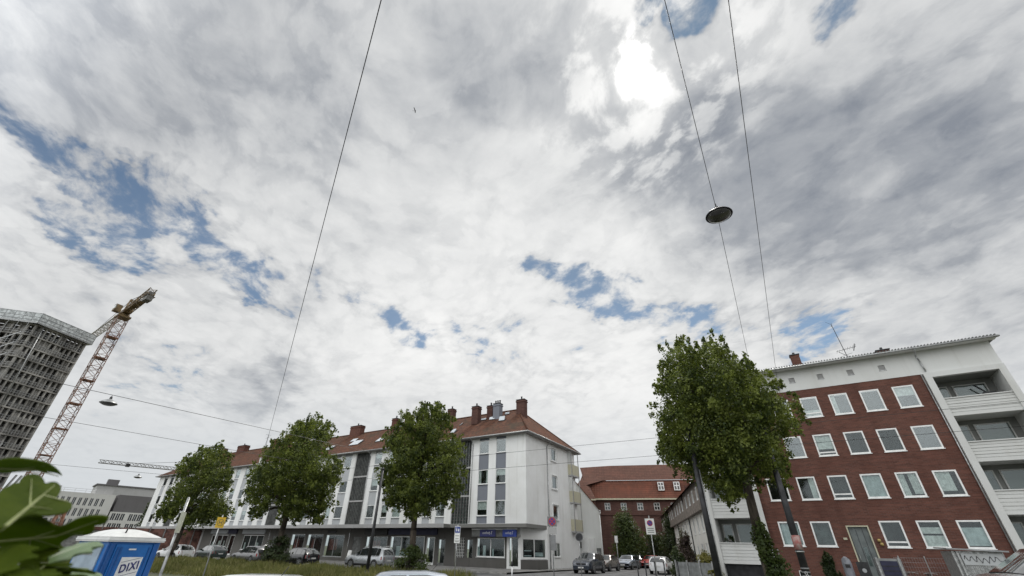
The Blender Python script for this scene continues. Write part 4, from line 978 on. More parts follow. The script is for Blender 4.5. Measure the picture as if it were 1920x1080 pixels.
# ------------------------------------------------------------------ tower under construction
def tower():
    M = MATS; H = 47.0
    A = Vector((-148.6, 18.2, 0)); B = Vector((-152.6, 29.3, 0)); D_ = Vector((-157.5, 8.0, 0))
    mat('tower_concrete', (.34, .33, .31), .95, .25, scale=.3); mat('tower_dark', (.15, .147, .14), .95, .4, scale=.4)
    mat('netting', (.60, .635, .65), .8, .2, scale=1.5)
    r = thing('tower_under_construction', 'grey concrete tower shell under construction, open floors with a pale netted guard rail on top', 'tower', A)
    def face(P, Q, cols, seed, name):
        P = P - A; Q = Q - A; dv = (Q - P); L = dv.length; dv /= L; nn = Vector((-dv.y, dv.x, 0))
        if nn.x > 0: nn = -nn
        pt = lambda u, d, z: tuple(P + dv * u + nn * d + Vector((0, 0, z)))
        n = 17; fh = H / n; rnd = random.Random(seed)
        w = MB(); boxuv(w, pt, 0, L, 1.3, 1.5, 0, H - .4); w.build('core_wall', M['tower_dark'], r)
        for i in range(n + 1):
            s = MB(); z = fh * i; boxuv(s, pt, -.1, L + .1, -.25, 1.29, z - .3, z - .02); s.build('floor_slab', M['tower_concrete'], r)
        for j in range(cols + 1):
            c = MB(); u = L * j / cols; boxuv(c, pt, u - .16, u + .16, -.12, .35, 0, H - .3); c.build('column', M['tower_concrete'], r)
        for i in range(n):
            for j in range(cols):
                q = rnd.random(); p = MB()
                if q < .55: h = rnd.choice((.35, .5, .9)); boxuv(p, pt, L * j / cols + .16, L * (j + 1) / cols - .16, .36, .5, fh * i, fh * i + fh * h); p.build('infill_panel', M['tower_concrete'], r)
        rl = MB()
        for i in range(1, n):
            for h in (.5, 1.0): rl.bar(pt(0, -.2, fh * i + h), pt(L, -.2, fh * i + h), .035, 4)
            for j in range(cols * 2): u = L * j / cols / 2; rl.bar(pt(u, -.2, fh * i), pt(u, -.2, fh * i + 1.1), .03, 4)
        rl.build('guard_rail', M['galv'], r)
        t = MB(); boxuv(t, pt, -.8, L + .8, -1.0, -.9, H + .3, H + 2.6, 0)
        t2 = MB(); boxuv(t2, pt, -.8, L + .8, -1.1, 1.4, H - .1, H + .1); boxuv(t2, pt, -.8, L + .8, -1.15, -.85, H + .1, H + .26)
        t2.build('edge_platform', M['galv'], r)
        net = t.build('safety_netting', M['netting'], r)
        k = MB()
        for i in range(9): u = -.8 + (L + 1.6) * i / 8; k.bar(pt(u, -1.02, H), pt(u, -1.02, H + 2.7), .05, 4)
        for z in (H + .8, H + 1.6, H + 2.6): k.bar(pt(-.8, -1.03, z), pt(L + .8, -1.03, z), .04, 4)
        k.build('netting_frame', M['grey_metal'], net)
        return pt, L, fh
    pt, L, fh = face(A, B, 10, 1, 'a')
    pt2, L2, _ = face(D_, A, 9, 2, 'b')
    st = MB()
    for i in range(1, 16):
        z = fh * i; a = 1.0 if i % 2 else 4.6; b = 4.6 if i % 2 else 1.0
        st.bar(pt2(L2 - 4.8, -1.3, z), pt2(L2 - 1.2, -1.3, z + fh), .14, 4)
    for u in (L2 - 5, L2 - 3, L2 - 1): st.bar(pt2(u, -1.3, 0), pt2(u, -1.3, H), .06, 4)
    st.build('stair_tower', M['galv'], r)
    b = MB(); b.path([pt(1.2, -.5, H), pt(2.8, -.5, H * .55), pt(3.6, -.5, 14), pt(3.8, -.5, 2)], .12, 6); b.build('rubble_chute', M['galv'], r)
    s = MB()
    for p, q in (((-1, -2.2, 12.5), (9, -2.2, 11.2)), ((4.0, -2.2, 0), (9, -2.2, 11.2)), ((4.0, -1.4, 0), (2.6, -1.4, 20)), ((4.0, -1.4, 8), (6.4, -1.4, 20)), ((9.2, -2.2, 0), (13.0, -2.2, 14)), ((8.2, -2.2, 0), (12.0, -2.2, 14))):
        s.bar(pt(*p), pt(*q), .22, 4)
    s.build('raking_prop', M['galv'], r)
    w = MB(); boxuv(w, pt, L - .2, L, 0, 10, 0, H - .4); w.build('side_wall', M['tower_concrete'], r)
tower()

def lattice(mb, a, b, w, bays, r=.07, tri=False, mi=0, up=None, w2=None):
    a = Vector(a); b = Vector(b); d = (b - a); L = d.length; d /= L
    up = Vector(up or (0, 0, 1)); s = d.cross(up)
    if s.length < .01: s = Vector((1, 0, 0))
    s.normalize(); u = s.cross(d).normalized(); w2 = w2 or w
    cs = [(-1, -1), (1, -1), (1, 1), (-1, 1)] if not tri else [(-1, -1), (1, -1), (0, 1)]
    P = lambda c, t: a + d * (L * t) + (s * c[0] + u * c[1]) * (w * (1 - t) + w2 * t) * .5
    for c in cs: mb.bar(P(c, 0), P(c, 1), r * 1.5, 4, mi)
    for i in range(bays):
        t0 = i / bays; t1 = (i + 1) / bays
        for k in range(len(cs)):
            c0 = cs[k]; c1 = cs[(k + 1) % len(cs)]
            mb.bar(P(c0, t0), P(c1, t1), r, 4, mi)
            if i % 2: mb.bar(P(c0, t0), P(c1, t0), r, 4, mi)
            else: mb.bar(P(c1, t0), P(c0, t1), r * .8, 4, mi)
def crane():
    M = MATS; mat('crane_red', (.24, .11, .065), .6, .25, scale=1.); mat('crane_yellow', (.22, .15, .07), .6, .25, scale=1.); mat('crane_grey', (.17, .165, .155), .7, .2); mat('crane_pale', (.52, .50, .47), .6, .2)
    r = thing('tower_crane', 'tall red lattice tower crane beside the tower under construction', 'crane', (-146.5, 32.2, 0))
    m = MB()
    H = 54.6; w = 2.45
    lattice(m, (0, 0, 0), (0, 0, H), w, 34, .06)
    for i in range(1, 9): z = H * i / 9; m.box(-w/2, w/2, -w/2, w/2, z, z + .16); 
    m.build('mast', M['crane_red'], r)
    rl = MB(); rl.bar((-.5, -w/2 + .1, 0), (-.5, -w/2 + .1, H), .07, 4); rl.bar((.3, -w/2 + .1, 0), (.3, -w/2 + .1, H), .07, 4); rl.build('ladder', M['crane_pale'], r)
    t = MB(); t.box(-1.6, 1.6, -1.5, 1.5, H, H + .5); t.lathe([(1.3, 0), (1.3, .8)], (0, 0, H + .5), 14); t.box(-1.2, 2.2, -.9, .9, H + 1.3, H + 2.3); t.build('slewing_platform', M['crane_yellow'], r)
    c = MB(); c.box(.2, 1.8, -3.0, -1.5, H + .8, H + 2.8, 0); c.box(.3, 1.83, -3.03, -2.8, H + 1.5, H + 2.6, 1); cb = c.build('cab', [M['crane_yellow'], M['glass_bright']], r)
    j = MB(); lattice(j, (-2, 0, H + 2.2), (-56, 3.5, H + 2.2), 1.7, 34, .08, True); j.build('jib', M['crane_pale'], r)
    k = MB(); lattice(k, (1.5, 0, H + 2.0), (19, -1.3, H + 2.4), 1.5, 9, .08); k.box(2, 18, -1.1, .1, H + 1.5, H + 1.6); k.build('counter_jib', M['crane_yellow'], r)
    b = MB()
    for i in range(3): b.box(15.6 + .9 * i, 16.4 + .9 * i, -1.7, -.3, H + .2, H + 2.6)
    b.build('counterweight', M['crane_grey'], r)
    w_ = MB(); w_.box(5.5, 7.8, -1.1, .5, H + 2.3, H + 3.5); w_.build('winch_house', M['crane_grey'], r)
    a = MB(); lattice(a, (.2, 0, H + 2.6), (-.6, 0, H + 6.2), 1.0, 3, .1, False, w2=.4); a.build('tower_head', M['crane_yellow'], r)
    p = MB(); p.bar((-.6, 0, H + 6.2), (-30, 1.8, H + 3.2), .07, 4); p.bar((-.6, 0, H + 6.2), (17, -1.1, H + 3.2), .08, 4); p.build('pendant_line', M['dark_metal'], r)
    r2 = thing('tower_crane', 'distant crane with a long thin horizontal jib showing left of the terrace roof', 'crane', (-366, 161, 0))
    m = MB(); lattice(m, (0, 0, 0), (0, 0, 46), 2.4, 24, .12); m.build('mast', M['crane_grey'], r2)
    j = MB(); lattice(j, (4, 12, 46), (-18.5, -49.5, 46), 2.0, 30, .14, True); j.build('jib', M['crane_grey'], r2)
    tr = MB(); tr.box(-13.5, -11.5, -36, -34, 44.2, 46.2); tr.build('trolley', M['car_dark'], r2)
    p = MB(); p.bar((0, 0, 52), (-11, -30, 47), .12, 4); p.bar((0, 0, 46), (0, 0, 52), .3, 4); p.build('pendant_line', M['dark_metal'], r2)
crane()

# ------------------------------------------------------------------ far offices on the left
def block(name, label, cat, o, u, L, dep, H, rows, m, gap=None, extra=None):
    """box building: facade from o along unit u, facing the camera"""
    M = MATS; u = Vector(u).normalized(); rz = math.atan2(u.y, u.x)
    r = thing(name, label, cat, o, rz)
    put = lambda a, d, z: (a, d, z)
    hs = [h for row in rows for h in row]
    w = MB(); wall_holes(w, 0, L, -.05, H, hs, put, .25); w.quad((0, 0, 0), (0, 0, H), (0, dep, H), (0, dep, 0)); w.quad((L, 0, 0), (L, dep, 0), (L, dep, H), (L, 0, H)); w.quad((0, 0, H), (L, 0, H), (L, dep, H), (0, dep, H))
    w.build('wall', M[m], r)
    for h in hs:
        g = MB(); g.box(h[0] - .02, h[1] + .02, .2, .24, h[2] - .02, h[3] + .02, 0); g.box((h[0] + h[1]) / 2 - .05, (h[0] + h[1]) / 2 + .05, .14, .198, h[2], h[3], 1)
        g.build('window', [M['far_glass'] if 'far_glass' in M else mat('far_glass', (.045, .05, .06), .15, .3), M['white_frame']], r)
    return r
plaster('office_white', (.60, .60, .585), .08); plaster('office_grey', (.145, .14, .145), .10); plaster('office_pale', (.42, .42, .42), .1)
def offices():
    M = MATS
    rows = [[(4.5 + 1.55 * i, 5.3 + 1.55 * i, 2.0 + 3.25 * j, 4.3 + 3.25 * j) for i in range(11)] for j in range(4)]
    r = block('office_block', 'white office block with four rows of narrow dark windows beyond the shrub', 'office building', (-212.5, 47, 0), (.17, 1), 23.5, 14, 15.6, rows, 'office_white')
    p = MB(); p.box(1, 8, 2, 9, 15.6, 17.4); p.box(17.5, 22.5, 2, 9, 15.6, 17.3); p.build('plant_room', M['office_pale'], r)
    g = MB()
    for z in (16.2, 16.8): g.bar((0, .3, z), (23.4, .3, z), .05, 4)
    for i in range(9): g.bar((23.4 * i / 8, .3, 15.6), (23.4 * i / 8, .3, 16.8), .04, 4)
    g.build('roof_railing', M['galv'], r)
    rows = [[(.7 + 5.1 * k + 1.35 * i, 1.75 + 5.1 * k + 1.35 * i, 1.6 + 3.1 * j, 3.7 + 3.1 * j) for k in range(3) for i in range(3)] for j in range(3)]
    r = block('office_block', 'low pale office block with grouped square windows under a dark grey upper wall', 'office building', (-208.6, 70.6, 0), (.2, 1), 15.6, 12, 10.4, rows, 'office_white')
    p = MB(); p.box(.5, 18.5, .5, 11, 10.42, 15.9, 0); p.build('upper_wall', M['office_grey'], r)
    rows = [[(.8 + 3.4 * i, 3.4 + 3.4 * i, 17.3, 20.6) for i in range(7, 12)], [(26 + 3.4 * i, 28.4 + 3.4 * i, 3 + 3.4 * j, 5.2 + 3.4 * j) for i in range(3) for j in range(4)]]
    r = block('office_tower', 'far grey office building with a long flat top storey behind the low offices', 'office building', (-250, 76, 0), (.22, 1), 44, 14, 21.6, rows, 'office_pale')
    p = MB(); p.box(-.5, 44.5, -.5, 14, 21.62, 22.1, 0); p.box(3, 7, 3, 6, 22.1, 24.4, 0); p.build('roof_slab', M['office_grey'], r)
offices()
def hoarding():
    M = MATS; mat('rust_brown', (.14, .065, .05), .85, .3, scale=1.2); mat('site_grey', (.20, .20, .195), .8, .2)
    r = thing('site_fence', 'long rusty brown hoarding of the building site behind the blue toilet', 'fence', (-95, 21.5, 0), R(65))
    m = MB()
    m.box(-26, 30, 0, .1, .1, 3.4, 0)
    for i in range(29): m.box(-26 + 2 * i, -25.85 + 2 * i, -.08, -.002, 0, 3.6, 1)
    m.build('panel', [M['rust_brown'], M['site_grey']], r)
    c = thing('site_container', 'grey site container with ribbed walls left of the terrace end wall', 'container', (-92, 24.5, 0), R(65))
    k = MB(); k.box(0, 9, 0, 2.4, .1, 2.9)
    for i in range(18): k.box(.1 + .5 * i, .35 + .5 * i, -.05, -.002, .2, 2.8)
    k.build('box_body', M['site_grey'], c); k = MB(); k.box(-.05, 9.05, -.08, 2.45, 2.902, 3.05); k.build('roof', M['rust_brown'], c)
    s = thing('lattice_stand', 'small red and white lattice stand poking up behind the blue toilet roof', 'lattice frame', (-93, 25.6, 0))
    q = MB(); lattice(q, (0, 0, 0), (0, 0, 6.2), 1.9, 5, .07, w2=.4); q.bar((0, 0, 6.2), (-7, -7, 8.0), .06, 4); q.build('frame', M['crane_red'], s)
hoarding()

# ------------------------------------------------------------------ cars
def paint(name, c, metal=.35, rough=.32):
    return mat(name, c, rough, .06, 2., 0, 20, metal, .9)
mat('car_glass', (.022, .026, .028), .04, .2, spec=1.0, coat=1.)
mat('interior_seat', (.05, .05, .05), .9)
CARS = {
 # length, width, height, belt, stations rear..front: (x fraction of L from rear, top z fraction of H) , cabin marks
 'hatch': dict(L=4.2, W=1.78, H=1.47, belt=.94, top=[(0, .52), (.01, .66), (.035, .70), (.09, .88), (.16, .965), (.30, 1.), (.46, .995), (.54, .965), (.67, .70), (.72, .665), (.86, .60), (.96, .52), (1., .36)], glass=(.045, .66), roof=(.15, .545), pill=(.20, .37, .56)),
 'suv': dict(L=4.3, W=1.84, H=1.64, belt=1.02, top=[(0, .55), (.01, .66), (.03, .70), (.08, .88), (.14, .965), (.30, 1.), (.46, .995), (.54, .965), (.68, .715), (.73, .69), (.88, .64), (.965, .56), (1., .38)], glass=(.035, .67), roof=(.13, .545), pill=(.19, .38, .57)),
 'mpv': dict(L=4.6, W=1.83, H=1.68, belt=1.0, top=[(0, .50), (.008, .62), (.02, .68), (.05, .90), (.09, .965), (.25, 1.), (.48, .995), (.58, .95), (.74, .67), (.79, .635), (.90, .57), (.97, .48), (1., .34)], glass=(.025, .73), roof=(.085, .585), pill=(.18, .38, .60)),
 'estate': dict(L=4.7, W=1.84, H=1.52, belt=.95, top=[(0, .50), (.01, .62), (.03, .68), (.09, .88), (.13, .95), (.25, 1.), (.46, .99), (.54, .955), (.67, .70), (.72, .655), (.88, .58), (.97, .48), (1., .34)], glass=(.035, .66), roof=(.12, .545), pill=(.19, .37, .56)),
 'van': dict(L=4.9, W=1.95, H=2.0, belt=1.2, top=[(0, .58), (.005, .70), (.01, .90), (.03, .97), (.1, 1.), (.55, 1.), (.63, .96), (.78, .64), (.82, .60), (.93, .54), (.98, .44), (1., .3)], glass=(.008, .77), roof=(.03, .635), pill=(.25, .48, .66)),
}
def car(label, kind, pm, x, y, rz, name='parked_car', cat='car', group=None, rails=False, z=None, tailgate=False, extra=None):
    S = CARS[kind]; L, W, H, B = S['L'], S['W'], S['H'], S['belt']; M = MATS
    r = thing(name, label, cat, (x, y, gz(x, y) if z is None else z), rz, group)
    def top(f):
        T = S['top']
        for i in range(len(T) - 1):
            if T[i][0] <= f <= T[i + 1][0]: t = (f - T[i][0]) / (T[i + 1][0] - T[i][0]); return (T[i][1] * (1 - t) + T[i + 1][1] * t) * H
        return T[-1][1] * H
    fs = sorted({t[0] for t in S['top']} | set(S['pill']) | {.10, .24, .42, .80, .62, .90})
    fr_, rr = .80, .19                                    # axle positions
    ring = []; 
    for f in fs:
        tz = top(f); e = min(f, 1 - f); wd = W / 2 * (1 - .16 * max(0, 1 - e / .10) ** 2.2); b = min(B, tz - .05)
        lo = .24 if e > .02 else .30
        inn = 1 - .26 * max(0, tz - b) / .55 
        rf = wd * max(.66, inn)
        x_ = (f - .5) * L
        pts = [(wd * .90, lo), (wd * .985, lo + .16), (wd, .62), (wd * .985, b - .08), (wd * .955, b), (rf * (1 if tz - b > .12 else .97), tz - .075 if tz - b > .12 else tz - .025), (rf * .84, tz - .015), (0, tz)]
        ring.append([(x_ , py, pz) for py, pz in pts])
    n = len(ring[0]); v = []; idx = {}
    for i, rg_ in enumerate(ring):
        for s in (1, -1):
            for k, (a, b_, c) in enumerate(rg_):
                if k == n - 1 and s == -1: idx[i, s, k] = idx[i, 1, k]; continue
                idx[i, s, k] = len(v); v.append((a, b_ * s, c))
    body = MB(); F = []; gl = {'side': [], 'front': [], 'rear': []}; mis = []
    g0, g1 = S['glass']; r0, r1 = S['roof']
    for i in range(len(ring) - 1):
        fm = (fs[i] + fs[i + 1]) / 2
        for s in (1, -1):
            for k in range(n - 1):
                q = (idx[i, s, k], idx[i + 1, s, k], idx[i + 1, s, k + 1], idx[i, s, k + 1])
                if s == -1: q = q[::-1]
                F.append(q); mis.append(1 if k == 0 else 0)
                if k == 4 and g0 + .05 < fm < g1 - .02: gl['side'].append((q, s, fm))
                if k >= 5 and r1 - .005 < fm < g1: gl['front'].append((q, s, fm))
                if k >= 5 and g0 - .03 < fm < r0 and top(fm) > B: gl['rear'].append((q, s, fm))
    for i in (0, len(ring) - 1):
        F.append(tuple([idx[i, 1, k] for k in range(n)] + [idx[i, -1, k] for k in range(n - 2, -1, -1)])); mis.append(0)
    body.v = v; body.f = [list(q) for q in F]; body.mi = mis; body.sm = [True] * len(F)
    bo = body.build('body', [pm, M['car_dark']], r)
    try: bo.data.set_sharp_from_angle(angle=R(38))
    except Exception: pass
    def glasspart(name, quads, parent=bo, grow=.012, shrink=.94):
        # one window from several quads: outline pushed out of the body skin
        g = MB(); ids = sorted({a for q in quads for a in q}); cen = sum((Vector(v[a]) for a in ids), Vector()) / len(ids)
        nr = Vector()
        for q in quads:
            a, b_, c = (Vector(v[q[j]]) for j in range(3)); nr += (b_ - a).cross(c - a).normalized()
        nr.normalize()
        if nr.dot(cen - Vector((0, 0, .6))) < 0: nr = -nr
        mp = {a: i for i, a in enumerate(ids)}
        pv = [cen + (Vector(v[a]) - cen) * shrink + nr * grow for a in ids]
        g.add(pv, [tuple(mp[a] for a in q) for q in quads], 0, True); return g.build(name, M['car_glass'], parent)
    if gl['front']: glasspart('windscreen', [q for q, s, f in gl['front']], shrink=.95)
    if gl['rear'] and not tailgate: glasspart('rear_window', [q for q, s, f in gl['rear']], shrink=.90)
    pl = [0] + list(S['pill']) + [1]
    for s in (1, -1):
        for a, b_ in zip(pl[:-1], pl[1:]):
            qs = [q for q, ss, f in gl['side'] if ss == s and a < f < b_]
            if qs: glasspart('side_window', qs, shrink=.93)
    # wheels
    wr = .33 if kind != 'suv' and kind != 'van' else .36
    for f in (rr, fr_):
        for s in (1, -1):
            cx = (f - .5) * L; cy = s * (W / 2 - .10)
            a = MB(); a.bar((cx, s * (W / 2 * .9), wr + .02), (cx, s * (W / 2 + .006), wr + .02), wr + .075, 22, 0, None, True); a.build('wheel_arch', M['car_dark'], bo)
            t = MB(); t.bar((cx, cy - .1 * s, wr), (cx, cy + .12 * s, wr), wr, 22, 0, None, True); to = t.build('wheel', M['rubber'], r)
            rm = MB(); yy = cy + .122 * s
            rm.bar((cx, yy, wr), (cx, yy + .006 * s, wr), wr * .22, 10)
            for k in range(7):
                an = 2 * math.pi * k / 7; p = Vector((cx + math.cos(an) * wr * .62, yy + .004 * s, wr + math.sin(an) * wr * .62)); rm.bar((cx, yy + .004 * s, wr), p, .032, 4)
            for k in range(20):
                a0 = 2 * math.pi * k / 20; a1 = 2 * math.pi * (k + 1) / 20
                rm.bar((cx + math.cos(a0) * wr * .66, yy + .002 * s, wr + math.sin(a0) * wr * .66), (cx + math.cos(a1) * wr * .66, yy + .002 * s, wr + math.sin(a1) * wr * .66), .022, 4)
            rm.build('rim', M['rim'], to)
    # lamps, plates, mirrors, grille
    tz = top(.97); 
    for s in (1, -1):
        h = MB(); y0 = s * W * .30; y1 = s * W * .455; X = L / 2 * .965
        h.add([(X + .05, y0, tz - .20), (X - .12, y1, tz - .17), (X - .14, y1, tz - .02), (X - .02, y0, tz - .04), (X - .2, y0 * .95, tz - .2), (X - .3, y1 * .98, tz - .17), (X - .3, y1 * .98, tz - .02), (X - .2, y0 * .95, tz - .04)], [(0, 1, 2, 3), (3, 2, 6, 7), (0, 4, 5, 1), (0, 3, 7, 4), (1, 5, 6, 2)]); h.build('headlight', M['head_lamp'], r)
        k = MB(); X = -L / 2; zt = B * .93
        k.add([(X - .012, s * W * .31, zt - .24), (X + .12, s * W * .478, zt - .22), (X + .13, s * W * .472, zt + .02), (X - .006, s * W * .33, zt), (X + .2, s * W * .3, zt - .24), (X + .3, s * W * .47, zt - .22), (X + .3, s * W * .465, zt + .02), (X + .2, s * W * .3, zt)], [(0, 3, 2, 1), (3, 7, 6, 2), (0, 1, 5, 4), (0, 4, 7, 3), (1, 2, 6, 5)]); k.build('tail_light', M['red_lamp'], r)
        mi = MB(); fx = (S['pill'][2] + .06 - .5) * L; mi.box(fx - .07, fx + .07, min(s * (W / 2 - .02), s * (W / 2 + .17)), max(s * (W / 2 - .02), s * (W / 2 + .17)), B - .02, B + .13); mi.build('mirror', pm, r)
    p = MB(); p.box(L / 2 - .02, L / 2 + .02, -.26, .26, .42, .53); p.build('number_plate', M['plate'], r)
    p = MB(); p.box(-L / 2 - .02, -L / 2 + .02, -.26, .26, .60, .71); p.build('number_plate', M['plate'], r)
    g = MB(); g.box(L / 2 - .05, L / 2 + .006, -.42, .42, tz - .16, tz - .07); g.box(L / 2 - .06, L / 2 + .008, -.55, .55, .28, .38); g.build('grille', M['car_dark'], r)
    if rails:
        for s in (1, -1):
            q = MB(); yy = s * W * .34; q.path([((r0 - .5) * L + .1, yy, H - .05), ((r0 - .5) * L + .3, yy, H + .045), ((r1 - .5) * L - .3, yy, H + .045), ((r1 - .5) * L - .1, yy, H - .05)], .02, 6); q.build('roof_rail', M['galv'], r)
    if tailgate:
        q = MB(); q.add([(-L / 2 + .35, -.62, H - .04), (-L / 2 + .35, .62, H - .04), (-L / 2 - .75, .66, H + .12), (-L / 2 - .75, -.66, H + .12), (-L / 2 + .35, -.62, H + .02), (-L / 2 + .35, .62, H + .02), (-L / 2 - .75, .66, H + .17), (-L / 2 - .75, -.66, H + .17)], [(0, 1, 2, 3), (7, 6, 5, 4), (0, 3, 7, 4), (1, 5, 6, 2), (2, 6, 7, 3)]); q.quad((-L/2 - .74, -.66, H + .15), (-L/2 - .74, .66, H + .15), (-L/2 - .95, .62, H - .25), (-L/2 - .95, -.62, H - .25)); q.build('tailgate', pm, r)
    a = MB(); a.bar((-L * .28, 0, H - .02), (-L * .28 - .18, 0, H + .16), .008, 4); a.build('antenna', M['car_dark'], r)
    return r
G1 = 'cars parked in front of the terrace shops'; G2 = 'cars parked along the side street'
white = paint('paint_white', (.72, .73, .74), .0, .3); silver = paint('paint_silver', (.40, .42, .44), .6, .3); black = paint('paint_black', (.012, .013, .016), .2, .25); green = paint('paint_green', (.035, .055, .052), .3, .3)
grey = paint('paint_grey', (.16, .16, .165), .5, .3); bronze = paint('paint_bronze', (.20, .175, .155), .5, .3); red = paint('paint_red', (.40, .03, .025), .1, .3); lblue = paint('paint_pale_silver', (.36, .40, .46), .5, .3); dkblue = paint('paint_navy', (.02, .028, .045), .3, .3)
car('white hatchback seen from behind, leftmost car in front of the terrace', 'hatch', white, -56.5, 26.2, math.pi + .12, group=G1)
car('dark green hatchback parked right of the white hatchback', 'hatch', green, -58.6, 31.0, math.pi, group=G1)
car('dark silver roofed car with its tailgate raised, left of the second tree trunk', 'estate', grey, -47.2, 29.0, math.pi, group=G1, tailgate=True)
car('low black hatchback with red tail light, right of the second tree trunk', 'hatch', black, -41.3, 30.0, math.pi + .1, group=G1)
car('silver people carrier with dark rear window, largest car in front of the terrace', 'mpv', silver, -34.2, 32.4, math.pi + .05, group=G1, rails=True)
car('dark blue suv nearest the white corner wall, facing the camera', 'suv', dkblue, -17.9, 44.6, -math.pi / 2 + .02, group=G2, rails=True)
car('bronze grey hatchback parked behind the dark blue suv', 'hatch', bronze, -18.9, 51.8, -math.pi / 2, group=G2)
car('pale silver hatchback with bright bonnet, third in the left row', 'hatch', lblue, -19.0, 59.8, -math.pi / 2, group=G2)
car('dark green estate car parked close behind the pale silver hatchback', 'estate', green, -20.0, 66.5, -math.pi / 2, group=G2)
car('white van far down the side street', 'van', white, -22.0, 74.0, -math.pi / 2, 'parked_van', 'van', group=G2)
car('small light grey van beside the far white van', 'van', silver, -24.6, 77.5, -math.pi / 2, 'parked_van', 'van', group=G2)
car('small red car in the middle distance of the side street', 'hatch', red, -18.3, 67.5, -math.pi / 2, group=G2)
car('white hatchback seen from behind on the right of the side street', 'hatch', white, -12.7, 50.6, math.pi / 2 + .05, group=G2)
car('white saloon behind the red car, far down the side street', 'estate', white, -20.4, 78.0, -math.pi / 2, group=G2)
car('white car cut by the lower edge, only its pale roof and side glass showing', 'estate', lblue, -10.9, 11.1, math.pi + .75, 'passing_car')
car('car left of the other low roof, a flat white roof just above the lower edge', 'estate', white, -11.4, 7.0, math.pi + .02, 'passing_car')
car('dark grey car entering at the lower right corner, bonnet and windscreen showing', 'suv', grey, 3.75, 13.0, math.pi + .12, 'passing_car')
car('white car half hidden by the leafy shrub at the left edge', 'suv', white, -26.5, 2.6, math.pi * .9, 'parked_car')

# ------------------------------------------------------------------ trees and shrubs
GT = 'street lime trees in front of the buildings'
tree('lime_tree', 'big', 'largest lime tree, standing before the brick apartment building', 1650, .112, .24, 11, GT)
tree('lime_tree', 't1', 'lime tree farthest left, in front of the white end wall', 560, .165, .26, 12, GT)
tree('lime_tree', 't2', 'broad lime tree between the leftmost tree and the one near the corner', 560, .16, .27, 13, GT)
tree('lime_tree', 't3', 'lime tree nearest the corner house, with two pointed tops', 900, .135, .24, 14, GT)
shrub('basal_shoots', 'leafy shoots around the foot of the lime tree nearest the corner', 'shrub', -25.1, 27.9, 3.0, 1.9, 2600, .14, 'shrub_leaf', 21)
shrub('basal_shoots', 'tall green shoots climbing the trunk of the largest lime tree', 'shrub', -1.6, 25.8, 1.5, 3.2, 4200, .12, 'shrub_leaf', 22, tall=True, parts=9)
shrub('basal_shoots', 'dark shoots around the trunk of the broad lime tree', 'shrub', -40.2, 27, 3.6, 2.6, 2600, .17, 'dark_leaf', 23)
shrub('ivy_column', 'tall dark green conifer in front of the school wall', 'shrub', -21.2, 68.0, 6.2, 7.0, 9000, .22, 'shrub_leaf', 31, parts=9, tall=True)
shrub('garden_bush', 'lower dark bush right of the tall conifer', 'shrub', -19.0, 73.5, 6.5, 4.6, 5000, .22, 'dark_leaf', 32)
shrub('garden_bush', 'dark bush against the gable wall, left of the tall conifer', 'shrub', -23.6, 74.5, 4.0, 4.6, 3500, .22, 'dark_leaf', 36)
shrub('garden_tree', 'dark green tree in front of the far row house', 'tree', -15.0, 70.0, 5.2, 7.2, 6000, .24, 'dark_leaf', 33)
shrub('garden_bush', 'green bush behind the white hatchback', 'shrub', -11.6, 60.0, 3.6, 4.6, 5000, .18, 'shrub_leaf', 34)
shrub('garden_shrub', 'purple leaved shrub over the grey garden fence', 'shrub', -8.9, 45.0, 2.2, 3.4, 6000, .13, 'purple_leaf', 35)
shrub('garden_shrub', 'yellow green grassy shrub beside the balconies', 'shrub', -6.2, 37.2, 2.2, 1.9, 4200, .12, 'yellow_leaf', 37, parts=4)
shrub('garden_bush', 'green bush behind the grey fence', 'shrub', -8.9, 41.0, 2.0, 2.3, 2600, .14, 'dark_leaf', 38)
shrub('yellow_shrub', 'yellowish tuft at the foot of the black pole', 'shrub', -3.9, 24.6, 1.7, 1.15, 3000, .10, 'yellow_leaf', 39, parts=4)
shrub('far_tree', 'dark tree left of the white end wall, in front of the offices', 'tree', -109.5, 44.2, 6.5, 8.6, 5000, .36, 'dark_leaf', 40, parts=8, tall=True)
shrub('hedge_plant', 'dark creeper by the entrance bins', 'shrub', .75, 31.2, 1.1, 2.1, 2600, .12, 'dark_leaf', 41)

